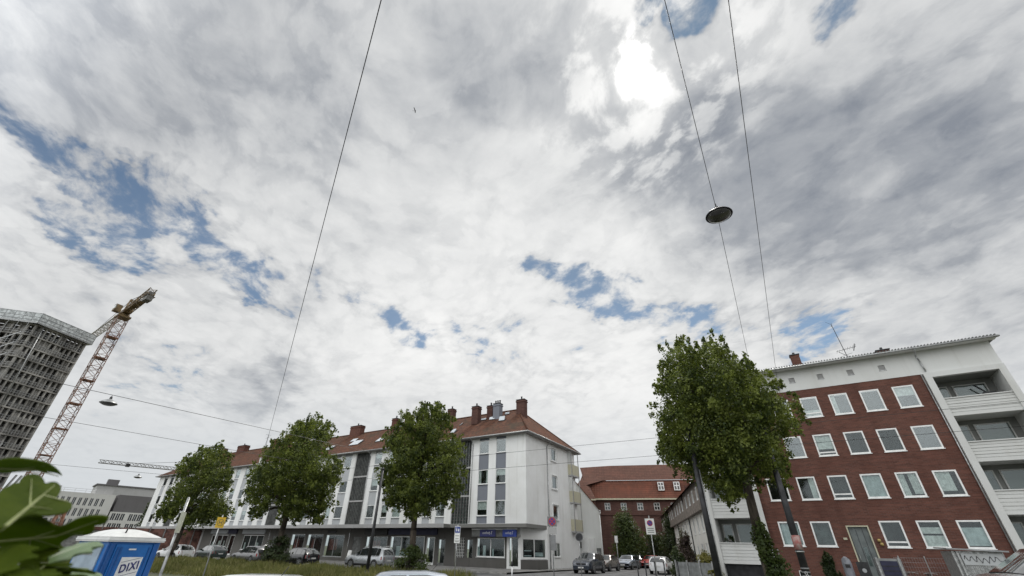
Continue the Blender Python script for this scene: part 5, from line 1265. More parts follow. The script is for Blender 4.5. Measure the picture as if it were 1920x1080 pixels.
# ------------------------------------------------------------------ foreground shrub with lobed leaves
def near_shrub():
    M = MATS
    m = bpy.data.materials.new('near_leaf'); m.use_nodes = True; t = NT(m.node_tree); t.n.clear()
    out = t.node('ShaderNodeOutputMaterial'); pr = t.node('ShaderNodeBsdfPrincipled'); tr = t.node('ShaderNodeBsdfTranslucent')
    tc = t.node('ShaderNodeTexCoord').outputs['Object']; n = t.noise(tc, 22, 5, .6); fine = t.voro(tc, 160, 'DISTANCE_TO_EDGE')
    c = t.mix(t.mapr(n, .3, .7), (.068, .108, .008), (.105, .150, .014)); c = t.mix(t.mapr(fine, .06, 0., 0, .25), c, (.14, .19, .05))
    t.l.new(c, pr.inputs['Base Color']); pr.inputs['Roughness'].default_value = .6; pr.inputs['Specular IOR Level'].default_value = .10
    bn = t.node('ShaderNodeBump'); bn.inputs['Strength'].default_value = .3; bn.inputs['Distance'].default_value = .002; t.l.new(n, bn.inputs['Height']); t.l.new(bn.outputs[0], pr.inputs['Normal'])
    t.l.new(t.mix(.35, c, (.22, .30, .02)), tr.inputs['Color']); mx = t.node('ShaderNodeMixShader'); mx.inputs[0].default_value = .6
    t.l.new(pr.outputs[0], mx.inputs[1]); t.l.new(tr.outputs[0], mx.inputs[2]); t.l.new(mx.outputs[0], out.inputs[0]); MATS['near_leaf'] = m
    mat('near_leaf_pale', (.13, .19, .09), .35, .15, scale=20, col2=(.10, .15, .06)); mat('stem_pale', (.22, .25, .09), .6, .1, scale=20)
    base = Vector((-.92, .12, 0)); gz0 = gz(-.92, .12)
    r = thing('lobed_leaf_shrub', 'shrub with big lobed green leaves close to the camera at the lower left', 'shrub', (base.x, base.y, gz0)); o = Vector((base.x, base.y, gz0))
    import mathutils
    def leaf(outline, m_, thick=.0012, vein=True, bulge=.008):
        P = [Vector(p) - o for p in outline]; c = sum(P, Vector()) / len(P)
        nr = Vector()
        for i in range(len(P)): nr += (P[i] - c).cross(P[(i + 1) % len(P)] - c)
        nr.normalize()
        # smooth the outline by corner cutting
        for _ in range(2):
            Q = []
            for i in range(len(P)): a = P[i]; b = P[(i + 1) % len(P)]; Q += [a.lerp(b, .25), a.lerp(b, .75)]
            P = Q
        ex = (P[0] - c).normalized(); ex = (ex - nr * ex.dot(nr)).normalized(); ey = nr.cross(ex)
        tri = mathutils.geometry.tessellate_polygon([[Vector(((p - c).dot(ex), (p - c).dot(ey), 0)) for p in P]])
        mb = MB(); n_ = len(P)
        F = [tuple(t_) for t_ in tri]
        mb.add([p + nr * thick for p in P] + [p - nr * thick for p in P], F + [tuple(n_ + i for i in reversed(f)) for f in F] + [(i, (i + 1) % n_, n_ + (i + 1) % n_, n_ + i) for i in range(n_)], 0)
        lf_ = mb.build('leaf', m_, r)
        return lf_, c, nr
    BL = BIG_LEAVES
    veins = [(0, 5), (0, 13), (0, 9)]
    for i, L_ in enumerate(BL):
        lf_, c, nr = leaf(L_, MATS['near_leaf'])
        k = MB(); P = [Vector(p) - o for p in L_]; toc = (Vector((0, 0, 1.7)) - o - c).normalized(); s = nr if nr.dot(toc) > 0 else -nr
        tip = P[(5, 15, 9)[i]]; rt_ = P[0].lerp(P[-1], .5) if i != 2 else P[0].lerp(P[-1], .5)
        k.bar(rt_ + s * .002, c + s * .002, .0018, 5, 0, .0014); k.bar(c + s * .002, c.lerp(tip, .85) + s * .002, .0014, 5, 0, .0005)
        for j in ((3, 7) if i == 0 else (5, 10, 18) if i == 1 else (5, 13, 18, 23)):
            k.bar(rt_.lerp(c, .6) + s * .002, c.lerp(P[j], .75) + s * .002, .001, 4, 0, .0004)
        k.build('midrib', MATS['stem_pale'], lf_)
        st = MB(); st.path([rt_, rt_ + Vector((-.05, -.05, -.04)), Vector((0, 0, .9)), Vector((0, 0, -.05))], [.002, .003, .006, .009], 6); st.build('stalk', MATS['stem_pale'], r)
    # generic lobed leaves lower down
    rnd = random.Random(8)
    def lobed(c, d, nrm, size):
        d = d.normalized(); s = nrm.cross(d).normalized(); pts = []
        prof = [(0, .02), (.12, .10), (.2, .26), (.3, .16), (.40, .20), (.52, .40), (.62, .20), (.72, .22), (.84, .30), (.93, .14), (1., .0)]
        R_ = [c + d * (a * size) + s * (b * size) + nrm * (-.14 * size * (a - .4) ** 2 * 2 - .12 * b * size) for a, b in prof]
        L_ = [c + d * (a * size) - s * (b * size) + nrm * (-.14 * size * (a - .4) ** 2 * 2 - .12 * b * size) for a, b in reversed(prof[:-1])]
        return R_ + L_
    F = Vector((-.90, .20, .0)); 
    for i in range(46):
        az_ = math.atan2(.215, -.977) - rnd.uniform(-.10, .085); dist = rnd.uniform(.75, 1.25); z = 1.7 - dist * rnd.uniform(.028, .075)
        c = Vector((math.cos(az_) * dist, math.sin(az_) * dist, z))
        d = Vector((rnd.uniform(-.5, 1), rnd.uniform(-.2, 1.), rnd.uniform(-.5, .6))); nrm = Vector((rnd.uniform(-.2, .7), rnd.uniform(-.6, .1), 1)).normalized(); d = (d - nrm * d.dot(nrm))
        o2 = lobed(c, d, nrm, rnd.uniform(.04, .085))
        lf_, _, _ = leaf(o2, MATS['near_leaf'] if rnd.random() < .75 else MATS['near_leaf_pale'])
        st = MB(); q = Vector(c) - o; st.path([q, q.lerp(Vector((0, 0, z - gz0 - .25)), .6), Vector((0, 0, max(.3, z - gz0 - .4)))], .0016, 4); st.build('stalk', MATS['stem_pale'], r)
    st = MB()
    for k in range(7): a = k * .9; st.path([(0, 0, -.02), (math.cos(a) * .05, math.sin(a) * .05, .9), (math.cos(a) * .09, math.sin(a) * .09, 1.75)], [.012, .009, .004], 7)
    st.build('stem', MATS['bark'], r)
near_shrub()

# ------------------------------------------------------------------ portable toilet
def toilet():
    M = MATS; mat('toilet_blue', (.010, .135, .43), .42, .08, scale=3); mat('toilet_blue_dark', (.008, .085, .30), .45, .08); mat('toilet_roof', (.62, .63, .62), .45, .06); mat('toilet_panel', (.30, .38, .45), .5, .08)
    # front right and front left corners found at 9.5 m
    fr = Vector((-13.72, 5.92, 0)); fl = Vector((-13.55, 4.82, 0))
    u = (fr - fl).normalized(); rz = math.atan2(u.y, u.x); W = 1.14; D = 1.18
    r = thing('portable_toilet', 'blue portable toilet with domed white roof and white logo panel on the verge', 'portable toilet', (fl.x, fl.y, -.43), rz)
    zt = 2.10
    b = MB(); b.box(0, W, 0, D, .0, zt, 0); b.build('body', M['toilet_blue'], r)
    # local +y points away from camera; front is y=0
    for x0, x1 in ((0, .13), (W - .13, W)):
        p = MB(); p.box(x0 - .015, x1 - .03 if x0 > .5 else x1, -.035, -.002, .05, zt - .02); p.box(x0 + .03 if x0 < .5 else x0 - .03, x1 - .06 if x0 < .5 else x1 - .09, -.055, -.036, .05, zt - .03); p.build('corner_post', M['toilet_blue_dark'], r)
    d = MB(); d.box(.17, W - .17, -.03, -.002, .12, zt - .05); do = d.build('door', M['toilet_blue'], r)
    for x in (.2, .27, W - .25): 
        q = MB(); q.box(x, x + .035, -.045, -.031, .15, zt - .1); q.build('rib', M['toilet_blue_dark'], do)
    v = MB(); v.box(.46, .62, -.036, -.031, zt - .16, zt - .13); v.build('vacancy_strip', M['sign_white'], do)
    lg = MB(); lg.add([(.36, -.046, 1.12), (.82, -.046, 1.12), (.84, -.046, 1.80), (.38, -.046, 1.80), (.36, -.031, 1.12), (.82, -.031, 1.12), (.84, -.031, 1.80), (.38, -.031, 1.80)], [(0, 1, 2, 3), (0, 4, 5, 1), (1, 5, 6, 2), (2, 6, 7, 3), (3, 7, 4, 0)])
    lo = lg.build('logo_panel', M['sign_white'], do)
    text('DIXI', .185, M['sign_navy2'], lo, (.60, -.052, 1.60), (R(90), R(-12), 0), 'lettering', .004, (1.0, 1.2, 1), 'CENTER', .004, .15)
    ln = MB()
    for z, s in ((1.74, .09), (1.46, .09)): ln.add([(.40, -.0505, z - s / 2), (.81, -.0505, z + s / 2), (.81, -.0505, z + s / 2 + .008), (.40, -.0505, z - s / 2 + .008)], [(0, 1, 2, 3)])
    ln.add([(.39, -.0505, 1.13), (.80, -.0505, 1.13), (.80, -.0505, 1.17), (.39, -.0505, 1.17)], [(0, 1, 2, 3)])
    ln.build('logo_line', M['sign_navy2'], lo)
    pic = MB(); 
    for px in (.52, .68): pic.bar((px, -.051, 1.40), (px, -.051, 1.30), .022, 6); pic.bar((px, -.051, 1.29), (px, -.051, 1.20), .014, 6)
    pic.build('pictogram', M['sign_grey'], lo)
    # left side: grey translucent panel
    s = MB(); s.box(-.03, -.002, .14, D - .1, .7, zt - .06); so = s.build('side_panel', M['toilet_panel'], r)
    a = MB(); a.path([(-.036, .16, 1.30), (-.036, .4, 1.46), (-.036, .8, 1.52), (-.036, 1.05, 1.50)], .012, 5); a.box(-.034, -.031, .2, .34, 1.18, 1.36); a.build('side_logo', M['sign_navy2'], so)
    for z in (1.86,): 
        q = MB()
        for i in range(5): q.box(-.035, -.031, .4 + .1 * i, .47 + .1 * i, z - .03, z + .03)
        q.build('vent_slot', M['grey_metal'], so)
    # roof dome
    m = MB(); e = .06; nx = 12; ny = 8; vv = []; ff = []
    for j in range(ny + 1):
        for i in range(nx + 1):
            x = -e + (W + 2 * e) * i / nx; y = -e + (D + 2 * e) * j / ny
            h = .17 * (1 - abs(2 * i / nx - 1) ** 2.6) * (1 - abs(2 * j / ny - 1) ** 3) + .0
            vv.append((x, y, zt + .10 + h))
    for j in range(ny):
        for i in range(nx): k = j * (nx + 1) + i; ff.append((k, k + 1, k + nx + 2, k + nx + 1))
    m.add(vv, ff, 0, True); m.box(-e, W + e, -e, D + e, zt + .002, zt + .098); ro = m.build('roof', M['toilet_roof'], r)
    q = MB(); q.box(-e - .01, W + e + .01, -e - .01, D + e + .01, zt + .035, zt + .06); q.build('roof_rim', M['sign_white'], ro)
    q = MB(); q.bar((.3, .1, zt + .1), (.33, .1, zt + .30), .018, 6); q.build('vent_pipe', M['car_dark'], ro)
    h = MB(); h.box(W - .3, W - .26, -.07, -.031, 1.0, 1.16); h.build('handle', M['grey_metal'], do)
toilet()

# ------------------------------------------------------------------ signs and poles
def pole_thing(name, label, cat, x, y, h, rad=.03, m='galv', group=None, rz=None, tilt=0., z=None):
    r = thing(name, label, cat, (x, y, gz(x, y) + (.0 if z is None else z)), math.atan2(-x, y) if rz is None else rz, group)
    p = MB(); p.bar((0, 0, -.05), (0, tilt, h), rad, 10); p.lathe([(rad * 1.1, 0), (rad * .4, .02)], (0, tilt, h), 10); p.build('pole', MATS[m], r); return r
def disc(mb, c, r0, y, n=24, mi=0, y1=None):
    y1 = y1 if y1 is not None else y + .006
    mb.add([(c[0] + math.cos(2 * math.pi * i / n) * r0, y, c[1] + math.sin(2 * math.pi * i / n) * r0) for i in range(n)] + [(c[0] + math.cos(2 * math.pi * i / n) * r0, y1, c[1] + math.sin(2 * math.pi * i / n) * r0) for i in range(n)], [tuple(range(n)), tuple(range(2 * n - 1, n - 1, -1))] + [(i, n + i, n + (i + 1) % n, (i + 1) % n) for i in range(n)], mi)
def noparking(parent, z, r=.21, cross=True, plate=None, pm='sign_white'):
    M = MATS; p = MB()
    if plate: p.box(-plate[0] / 2, plate[0] / 2, -.05, -.036, plate[1], plate[2], 0)
    disc(p, (0, z), r, -.058, 28, 1, -.051); po = p.build('sign_plate', [M[pm], M['sign_red']], parent)
    q = MB(); disc(q, (0, z), r * .80, -.0625, 28, 0, -.0585); q.build('blue_field', M['sign_blue'], po)
    s = MB(); w = r * .09
    for sg in ((1, -1) if cross else (1,)):
        a = r * .6; s.add([(-a - w, -.0665, z + sg * (-a + w) * -1), (-a + w, -.0665, z + sg * (-a - w) * -1), (a + w, -.0665, z - sg * (a - w)), (a - w, -.0665, z - sg * (a + w))], [(0, 1, 2, 3)])
    s.build('red_bar', M['sign_red'], po); return po
def signs():
    M = MATS
    r = pole_thing('no_stopping_sign', 'round no stopping sign over grey plates, before the corner house', 'road sign', -13.95, 28.8, 3.6, .035)
    po = noparking(r, 3.35, .24, True, (.62, 3.06, 3.64), 'sign_grey')
    q = MB(); q.box(-.28, .28, -.05, -.036, 2.62, 3.02); q.build('plate', M['grey_plaster'], r); q = MB(); q.box(-.16, .2, -.055, -.036, 1.72, 2.58); q.build('plate', M['sign_grey'], r)
    r = pole_thing('no_parking_sign', 'white plate with a round no parking sign, before the row houses', 'road sign', -7.62, 29.0, 3.6, .03)
    noparking(r, 3.22, .16, False, (.52, 2.64, 3.46)); q = MB()
    for z in (2.95, 2.85, 2.75): q.box(-.18, .18, -.0545, -.0505, z - .02, z + .02)
    q.build('lettering', M['sign_grey'], r)
    r = pole_thing('round_sign', 'round dark traffic sign above the dark blue suv', 'road sign', -14.7, 35.0, 2.95, .03)
    q = MB(); disc(q, (0, 2.64), .30, -.05, 28, 0, -.04); q.build('sign_plate', M['sign_grey'], r); q = MB(); disc(q, (0, 2.64), .25, -.054, 28, 0, -.0505); q.build('sign_face', M['dark_metal'], r)
    r = pole_thing('small_sign', 'small pale sign on a post between the tall conifer and the cars', 'road sign', -17.6, 52.2, 3.1, .04)
    q = MB(); q.box(-.16, .16, -.06, -.044, 2.6, 3.25); disc(q, (0, 2.95), .12, -.066, 20, 0, -.061); q.build('sign_plate', M['sign_white'], r)
    r = pole_thing('parking_sign', 'tall narrow blue and white parking sign left of the shop window', 'road sign', -18.06, 23.96, 2.95, .03)
    q = MB(); q.box(-.17, .17, -.05, -.036, 1.98, 2.88); p = q.build('sign_plate', M['sign_white'], r)
    q = MB(); q.box(-.15, .15, -.055, -.051, 2.52, 2.85); b = q.build('blue_field', M['sign_blue'], p)
    q = MB(); q.lathe([(.0, 0), (.028, .02), (.028, .04), (0, .06)], (-.06, -.058, 2.75), 8); q.box(-.09, -.03, -.0595, -.0555, 2.60, 2.74); q.box(.02, .10, -.0595, -.0555, 2.6, 2.72); q.lathe([(.0, 0), (.02, .02), (.02, .03), (0, .04)], (.06, -.058, 2.74), 8); q.build('pictogram', M['sign_white'], b)
    q = MB(); q.box(-.15, .15, -.0545, -.051, 2.12, 2.14); q.box(-.10, .10, -.0545, -.051, 2.2, 2.23); q.box(-.12, .12, -.0545, -.051, 2.35, 2.38); q.box(-.12, .12, -.0545, -.051, 2.05, 2.08); q.build('lettering', M['sign_grey'], p)
    r = pole_thing('street_name_post', 'grey post with an edge on pale board, right of the blue toilet', 'sign post', -12.76, 5.78, 3.03, .032)
    q = MB(); q.box(-.02, .05, -.2, .2, 2.28, 2.72); 
    r['label'] = 'grey post with a pale board seen nearly edge on, right of the blue toilet'
    q.v = [((x + y * .10), y, z) for x, y, z in q.v]; q.build('board', mat('board_pale', (.42, .43, .35), .5, .1), r)
    r = pole_thing('bus_stop_sign', 'yellow square bus stop sign with a dark letter on a thin pole', 'bus stop sign', -26.3, 13.9, 3.35, .03)
    q = MB(); q.box(-.2, .2, -.05, -.036, 2.75, 3.25); p = q.build('sign_plate', mat('sign_yellow', (.62, .40, .02), .5, .06), r)
    q = MB(); n = 24
    for i in range(n):
        a0 = 2 * math.pi * i / n; a1 = 2 * math.pi * (i + 1) / n; q.bar((math.cos(a0) * .15, -.052, 3.0 + math.sin(a0) * .15), (math.cos(a1) * .15, -.052, 3.0 + math.sin(a1) * .15), .011, 4)
    q.build('ring', M['paint_green'], p)
    text('H', .24, M['paint_green'], p, (0, -.056, 3.0), (R(90), 0, 0))
    # tall poles
    def tallpole(label, x, y, h, rad, name='lamp_pole', m='dark_metal'):
        r = thing(name, label, 'pole', (x, y, gz(x, y))); q = MB(); q.bar((0, 0, -.05), (0, 0, h), rad, 14, 0, rad * .72); q.bar((0, 0, -.02), (0, 0, .5), rad * 1.25, 14); q.build('pole', M[m], r); 
        q = MB(); q.lathe([(rad * 1.0, 0), (rad * 1.05, .03), (rad * .3, .12)], (0, 0, h), 12); q.build('cap', M[m], r)
        return r
    r = tallpole('thick black pole left of the largest lime tree', -3.62, 23.72, 7.2, .145); q = MB(); q.bar((.165, -.02, 0), (.14, -.02, 5.2), .025, 6); q.build('cable_duct', M['galv'], r)
    r = tallpole('dark pole with a torn red sticker, right of the largest lime tree', -.33, 24.0, 7.4, .15)
    q = MB(); q.lathe([(.160, 0), (.160, .52)], (0, 0, 1.95), 16); q.build('sticker', mat('sticker_red', (.30, .10, .09), .7, .4, scale=6., col2=(.35, .28, .26)), r)
    q = MB(); q.lathe([(.17, 0), (.17, .05)], (0, 0, 1.86), 16); q.build('clamp', M['galv'], r)
    q = MB()
    for i in range(5): 
        z = 1.28 - .13 * i; q.lathe([(.156, 0), (.156, .05)], (0, 0, z), 16)
    q.build('paint_mark', M['sign_grey'], r)
    q = MB(); 
    for i, (dx, dz) in enumerate(((0, 0), (.04, -.1), (-.02, -.2), (.05, -.32), (0, -.42))):
        n = 10
        for k in range(n):
            a0 = 2 * math.pi * k / n; a1 = 2 * math.pi * (k + 1) / n; q.bar((dx * .6 + math.cos(a0) * .04, -.162, 1.15 + dz + math.sin(a0) * .055), (dx * .6 + math.cos(a1) * .04, -.162, 1.15 + dz + math.sin(a1) * .055), .009, 4)
    q.build('graffiti', M['sign_white'], r)
    tallpole('slim dark pole between the silver people carrier and the tree nearest the corner', -21.8, 20.6, 5.9, .10)
    tallpole('thin rod standing before the ground floor windows of the brick building', -.47, 24.6, 2.95, .022, 'rod')
    tallpole('thin rod by the entrance railings', -1.25, 27.0, 1.9, .03, 'rod', 'galv')
    # black posts at the mouth of the side street
    for i, (x, y) in enumerate(((-9.46, 31.6), (-9.0, 31.75), (-8.45, 31.9), (-7.91, 32.0), (-7.3, 33.0))):
        r = thing('bollard', ['slim black bollard, leftmost of those before the white hatchback', 'slim black bollard, second from the left before the white hatchback', 'slim black bollard, third from the left before the white hatchback', 'slim black bollard at the right edge of the white hatchback', 'slim black bollard at the end of the grey garden fence'][i], 'bollard', (x, y, .1), 0, 'slim black bollards at the mouth of the side street')
        q = MB(); q.bar((0, 0, 0), (0, 0, 1.1), .038, 10); q.build('post', M['dark_metal'], r); q = MB(); q.lathe([(.038, 0), (.05, .01), (.05, .06), (.02, .10)], (0, 0, 1.1), 10); q.build('cap', M['dark_metal'], r)
    r = thing('bollard', 'short white and black bollard before the corner shop door', 'bollard', (-17.3, 29.3, 0)); q = MB(); q.bar((0, 0, 0), (0, 0, .75), .05, 10); q.build('post', M['sign_white'], r); q = MB(); q.lathe([(.06, 0), (.06, .25), (.03, .3)], (0, 0, .75), 10); q.build('cap', M['dark_metal'], r)
    # helmet-like rounded yellow top near the camera, modelled as a capped post
    r = thing('rounded_yellow_top', 'yellow rounded post top just above the lower edge of the picture', 'bollard', (-7.55, 5.66, gz(-7.55, 5.66))); q = MB(); q.bar((0, 0, 0), (0, 0, 1.30), .06, 14); q.build('post', M['sign_grey'], r); q = MB(); q.lathe([(.10, 0), (.13, .06), (.12, .13), (.08, .18), (.02, .20)], (0, 0, 1.28), 16); q.build('cap', mat('cap_yellow', (.50, .40, .05), .3, .1, coat=.5), r)
    # poster boards outside the shops
    r = thing('pavement_sign', 'leaning white pavement board outside the slatted shop door', 'pavement sign', (-46.3, 40.4, .12)); q = MB(); q.box(-.3, .3, -.02, .02, 0, 1.15); q.v = [(x, y + z * .16, z) for x, y, z in q.v]; q.build('front_board', M['sign_white'], r); q = MB(); q.box(-.3, .3, .36, .40, 0, 1.14); q.v = [(x, y - z * .17, z) for x, y, z in q.v]; q.build('rear_board', M['sign_white'], r)
signs()

# ------------------------------------------------------------------ yard in front of the brick building
def yard():
    M = MATS
    r = thing('garden_fence', 'low grey board fence at the corner of the side street', 'fence', (-7.85, 35.0, .1), math.atan2(-1.4, 2.6)); q = MB(); 
    q.box(0, 2.9, 0, .04, .05, 1.15); q.build('panel', mat('fence_grey', (.20, .21, .21), .8, .15), r)
    for i in range(4): q = MB(); q.box(-.04 + .95 * i, .04 + .95 * i, -.06, -.002, 0, 1.25); q.build('post', M['galv'], r)
    r = thing('litter_bin', 'grey rounded litter bin on a post left of the entrance', 'bin', (1.42, 30.0, .1)); q = MB(); q.lathe([(.17, 0), (.19, .3), (.20, 1.35), (.17, 1.55), (.05, 1.66)], (0, 0, 0), 16); q.build('body', mat('bin_grey', (.20, .21, .24), .45, .1, coat=.3), r); q = MB(); q.box(-.1, .1, -.215, -.19, 1.2, 1.34); q.build('opening', M['car_dark'], r)
    r = thing('notice_board', 'dark blue notice with a pale symbol beside the litter bin', 'notice', (2.05, 30.2, .1)); q = MB(); q.box(-.24, .24, 0, .05, .7, 1.45); p = q.build('board', M['dark_metal'], r); q = MB(); disc(q, (0, 1.1), .09, -.006, 14, 0, -.002); q.build('symbol', M['light_grey_panel'], p); q = MB(); q.bar((0, .03, 0), (0, .03, .7), .03, 8); q.build('post', M['galv'], r)
    r = thing('cabinet', 'grey cabinet with a dark slatted front by the entrance', 'cabinet', (3.05, 30.0, .1)); q = MB(); q.box(-.46, .52, .0, .55, 0, 1.62); q.build('body', mat('cab_grey', (.27, .28, .28), .5, .1), r)
    d = MB(); d.box(-.3, .36, -.03, -.002, .08, 1.52); do = d.build('door', M['sign_navy'], r); q = MB()
    for i in range(7): q.box(-.28, .34, -.045, -.032, .16 + .19 * i, .19 + .19 * i)
    q.build('slat', M['dark_metal'], do)
    q = MB(); q.box(.40, .48, -.05, -.002, 0, 1.66); q.box(-.44, -.36, -.05, -.002, 0, 1.66); q.build('corner_rail', M['galv'], r)
    # wire fence
    r = thing('wire_fence', 'thin wire fence with slim posts in front of the brick wall', 'fence', (3.7, 31.6, .1)); 
    for i in range(3): q = MB(); q.box(-.02 + 1.0 * i, .02 + 1.0 * i, -.02, .02, 0, 1.75); q.build('post', M['galv'], r)
    q = MB()
    for i in range(9): q.bar((-.2, -.03, .15 + .19 * i), (2.4, -.03, .15 + .19 * i), .006, 4)
    for i in range(27): q.bar((-.2 + .1 * i, -.035, .15), (-.2 + .1 * i, -.035, 1.68), .0035, 3)
    q.build('mesh', M['grey_metal'], r)
    # corrugated shed
    r = thing('corrugated_shed', 'grey corrugated shelter with scrawled white graffiti under the right windows', 'shed', (5.05, 27.6, .1)); q = MB()
    q.box(0, 1.55, 0, 2.0, 0, 1.95)
    for i in range(26): q.bar((.03 + .06 * i, -.004, .02), (.03 + .06 * i, -.004, 1.93), .02, 5)
    q.build('wall', M['galv'], r); q = MB(); q.add([(-.15, -.2, 2.0), (1.7, -.2, 1.92), (1.7, 2.2, 1.98), (-.15, 2.2, 2.06), (-.15, -.2, 2.05), (1.7, -.2, 1.97), (1.7, 2.2, 2.03), (-.15, 2.2, 2.11)], [(0, 3, 2, 1), (4, 5, 6, 7), (0, 1, 5, 4), (1, 2, 6, 5), (2, 3, 7, 6), (3, 0, 4, 7)]); q.build('roof', M['grey_metal'], r)
    q = MB(); q.box(.25, 1.5, -.05, -.03, 1.46, 1.86); fo = q.build('graffiti_panel', M['light_grey_panel'], r)
    q = MB(); rnd = random.Random(3); pts = [(.3 + 1.1 * i / 22, -.056, 1.66 + .13 * math.sin(i * 1.7) * (1 if i % 3 else .4)) for i in range(23)]; q.path(pts, .011, 4); q.build('graffiti', M['dark_metal'], fo)
    for x in (0.02, .16): q = MB(); q.box(x - .03, x + .03, -.09, -.03, 0, 1.95); q.build('post', M['galv'], r)
    # bicycles
    def bicycle(label, x, y, rz, c):
        r = thing('bicycle', label, 'bicycle', (x, y, .1), rz, 'bicycles behind the wire fence')
        for cx in (-.52, .52):
            q = MB(); n = 26
            for k in range(n): a0 = 2 * math.pi * k / n; a1 = 2 * math.pi * (k + 1) / n; q.bar((cx + math.cos(a0) * .33, 0, .34 + math.sin(a0) * .33), (cx + math.cos(a1) * .33, 0, .34 + math.sin(a1) * .33), .018, 5)
            for k in range(10): a0 = math.pi * 2 * k / 10; q.bar((cx, 0, .34), (cx + math.cos(a0) * .32, 0, .34 + math.sin(a0) * .32), .0025, 3)
            q.build('wheel', M['rubber'], r)
        q = MB(); q.path([(-.52, 0, .34), (-.18, 0, .86), (.36, 0, .84), (-.1, 0, .32), (-.52, 0, .34)], .016, 6); q.bar((-.18, 0, .86), (-.1, 0, .32), .016, 6); q.path([(.52, 0, .34), (.40, 0, .70), (.34, 0, 1.02)], .015, 6); q.build('frame', M[c], r)
        q = MB(); q.path([(.30, -.28, 1.0), (.38, -.1, 1.04), (.38, .1, 1.04), (.30, .28, 1.0)], .013, 6); q.build('handlebar', M['galv'], r)
        q = MB(); q.box(-.32, -.06, -.07, .07, .95, 1.0); q.bar((-.19, 0, .86), (-.19, 0, .95), .014, 6); q.build('saddle', M['rubber'], r)
        q = MB(); q.bar((.45, -.03, .84), (.5, -.03, .84), .035, 10); q.build('lamp', M['head_lamp'], r)
    bicycle('dark bicycle parked nearest the shed behind the wire fence', 4.75, 32.6, R(70), 'dark_metal')
    bicycle('dark bicycle leaning left of the other behind the wire fence', 4.0, 32.9, R(55), 'dark_metal')
    r = thing('balcony_plant', 'potted plant on the lowest left balcony', 'plant', (-4.6, 38.4, 2.46))
    raw_quads('foliage', leaf_cloud(np.random.default_rng(3), (0, 0, .25), .3, .2, .3, 300, .09), MATS['dark_leaf'], r); q = MB(); q.lathe([(.09, 0), (.12, .18)], (0, 0, 0), 10); q.build('pot', M['base_plaster'], r)
    q = thing('bottle_crate', 'dark things piled on the top right balcony', 'clutter', (12.6, 39.0, 10.65)); k = MB(); k.box(-.3, .3, 0, .4, -.6, .35); k.bar((-.5, .2, .9), (.1, .2, .1), .05, 6); k.box(.32, .6, 0, .3, 0, .25); k.build('box', M['dark_metal'], q)
    q['label'] = 'dark box and pole stacked on the top right balcony'; q['category'] = 'box'; q.name = 'stored_box'
yard()

# ------------------------------------------------------------------ overhead wires and hanging lamps
def wire(label, a, b, r=.012, sag=0., name='overhead_wire', group='overhead wires over the street'):
    a = Vector(a); b = Vector(b); q = MB(); n = 24 if sag else 2; pts = []
    for i in range(n + 1):
        t = i / n; p = a.lerp(b, t); p.z -= sag * 4 * t * (1 - t); pts.append(p - a)
    q.path(pts, r * .78, 5); o = q.build(name, MATS['black_wire'], None, a); tag(o, label, 'wire', group); return o
def hang_lamp(label, x, y, z, s=1., m='dark_metal', rod=.3, tilt=0.):
    r = thing('hanging_street_lamp', label, 'street lamp', (x, y, z), 0, 'street lamps hanging from wires')
    q = MB(); prof = [(.06, .20), (.10, .17), (.20, .12), (.31, .05), (.355, 0.), (.36, -.02), (.33, -.02)]
    q.lathe([(a * s, b * s) for a, b in prof], (0, 0, 0), 28); q.f.pop(); q.mi.pop(); q.sm.pop(); q.build('lamp_shade', MATS[m], r)
    b = MB(); b.lathe([(.325 * s, -.018 * s), (.30 * s, -.055 * s), (.20 * s, -.10 * s), (.06 * s, -.12 * s)], (0, 0, 0), 24); b.build('diffuser', mat('lamp_glass', (.05, .05, .045), .15, .2, spec=1.), r)
    c = MB(); c.lathe([(.06 * s, .19 * s), (.05 * s, .30 * s)], (0, 0, 0), 10); c.bar((0, 0, .28 * s), (0, 0, rod + .1), .02, 6); c.build('bracket', MATS['dark_metal'], r)
    return r
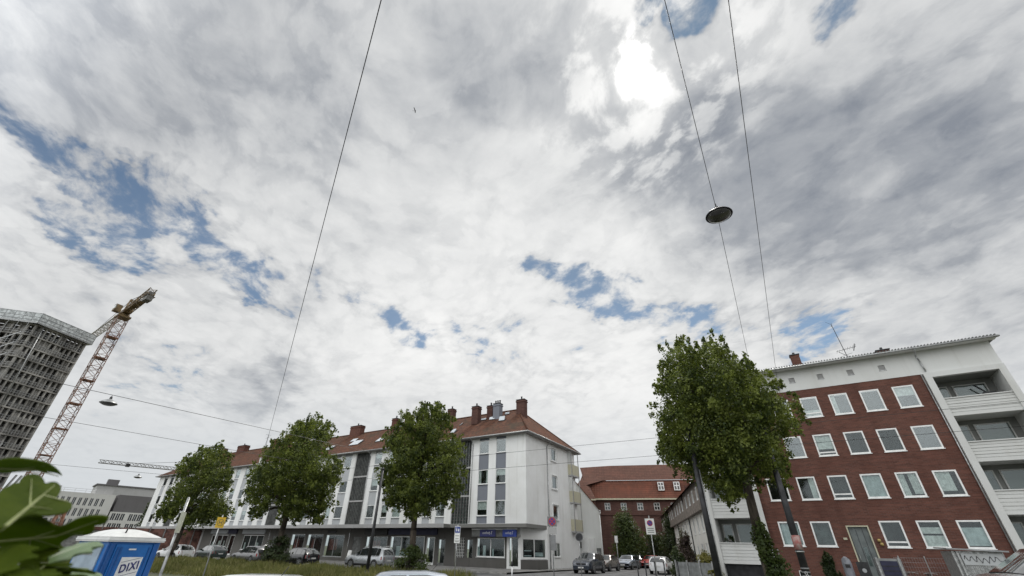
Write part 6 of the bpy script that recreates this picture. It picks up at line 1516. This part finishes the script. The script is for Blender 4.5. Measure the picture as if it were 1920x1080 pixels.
def wires():
    # lamp wire: runs away from us over the street to the brick building
    L1 = Vector((.34, 10.99, 10.38))
    wire('wire carrying the big dark lamp, from overhead to the lamp', (.58, -6, 10.75), L1, .010)
    wire('wire running on from the big dark lamp down to the brick building', L1, (-.42, 37.9, 10.55), .010)
    hang_lamp('large dark disc lamp hanging high over the street against the clouds', .35, 10.99, 10.0, 1., rod=.33)
    wire('longest wire on the right, ending at the white attic wall', (1.95, -6, 12.4), (1.30, 38.0, 12.75), .013)
    q = thing('wire_anchor', 'small dark wire anchor on the attic wall at the end of the longest right wire', 'wire anchor', (1.30, 38.08, 12.78)); k = MB(); k.lathe([(.05, -.25), (.08, -.18), (.08, .1), (.04, .2)], (0, -.12, 0), 10); k.build('insulator', MATS['dark_metal'], q); k = MB(); k.box(-.06, .06, -.06, 0, -.05, .1); k.build('plate', MATS['galv'], q)
    P0 = Vector((-4.84, 2.34, 12.0)); 
    B_ = Vector((-45.0, 25.9, 9.3)); d = (B_ - P0)
    wire('long wire crossing the left half of the sky down to the terrace', P0 - d * .18, P0 + d * 1.02, .016)
    q = thing('hanging_box', 'white box lamp hanging at the lower end of the long left wire', 'lamp', P0 + d * 1.015, R(-60)); k = MB(); k.box(-.32, .32, -.1, .1, -1.05, -.12); k.build('housing', MATS['white_frame'], q); k = MB(); k.box(-.34, .34, -.12, .12, -.118, -.02); k.build('top_cap', MATS['galv'], q)
    wire('upper left wire carrying the grey dish lamp', (-28.35, 3.6, 8.0), (-27.2, 25.5, 8.0), .016)
    hang_lamp('grey dish lamp hanging on the left, right of the crane', -28.3, 7.45, 7.62, 1.05, 'galv', .28)
    wire('second left wire, below the one with the dish lamp', (-37.8, 3.5, 8.0), (-36.4, 27.2, 8.0), .016)
    wire('third left wire close above the offices', (-64.5, 12., 8.15), (-58.0, 27.5, 8.1), .018)
    hang_lamp('small far dish lamp hanging left of the terrace gable', -61.6, 21.9, 7.75, 1.1, 'galv', .25)
    hang_lamp('small pale dome lamp showing against the crown of the largest tree', -.11, 25.4, 8.95, .95, 'galv', 1.2)
    wire('upper contact wire crossing in front of the corner house', (-52, 29.0, 8.0), (34, 29.0, 8.0), .013, .0, group='tram contact wires')
    wire('lower contact wire crossing in front of the corner house', (-50, 29.6, 7.05), (34, 29.6, 7.05), .013, .0, group='tram contact wires')
wires()
def bird():
    o = Vector((-46.9, 37.4, 81.3)) * 1.15 + Vector((0, 0, -.25)); r = thing('bird', 'small dark bird gliding high in the clouds', 'bird', o, R(30))
    q = MB(); q.add([(-.35, 0, 0), (0, .07, .05), (.3, 0, .02), (0, -.07, .05), (0, 0, -.08), (-.6, .1, .0), (-.6, -.1, 0)], [(0, 1, 4), (1, 2, 4), (2, 3, 4), (3, 0, 4), (0, 3, 2, 1), (0, 5, 6)]); q.add([(.12, .05, .03), (-.12, .05, .03), (-.25, .75, .22), (-.1, .8, .24)], [(0, 1, 2, 3)]); q.add([(.12, -.05, .03), (-.12, -.05, .03), (-.25, -.75, .22), (-.1, -.8, .24)], [(0, 3, 2, 1)])
    q.build('body', MATS['dark_metal'], r)
bird()
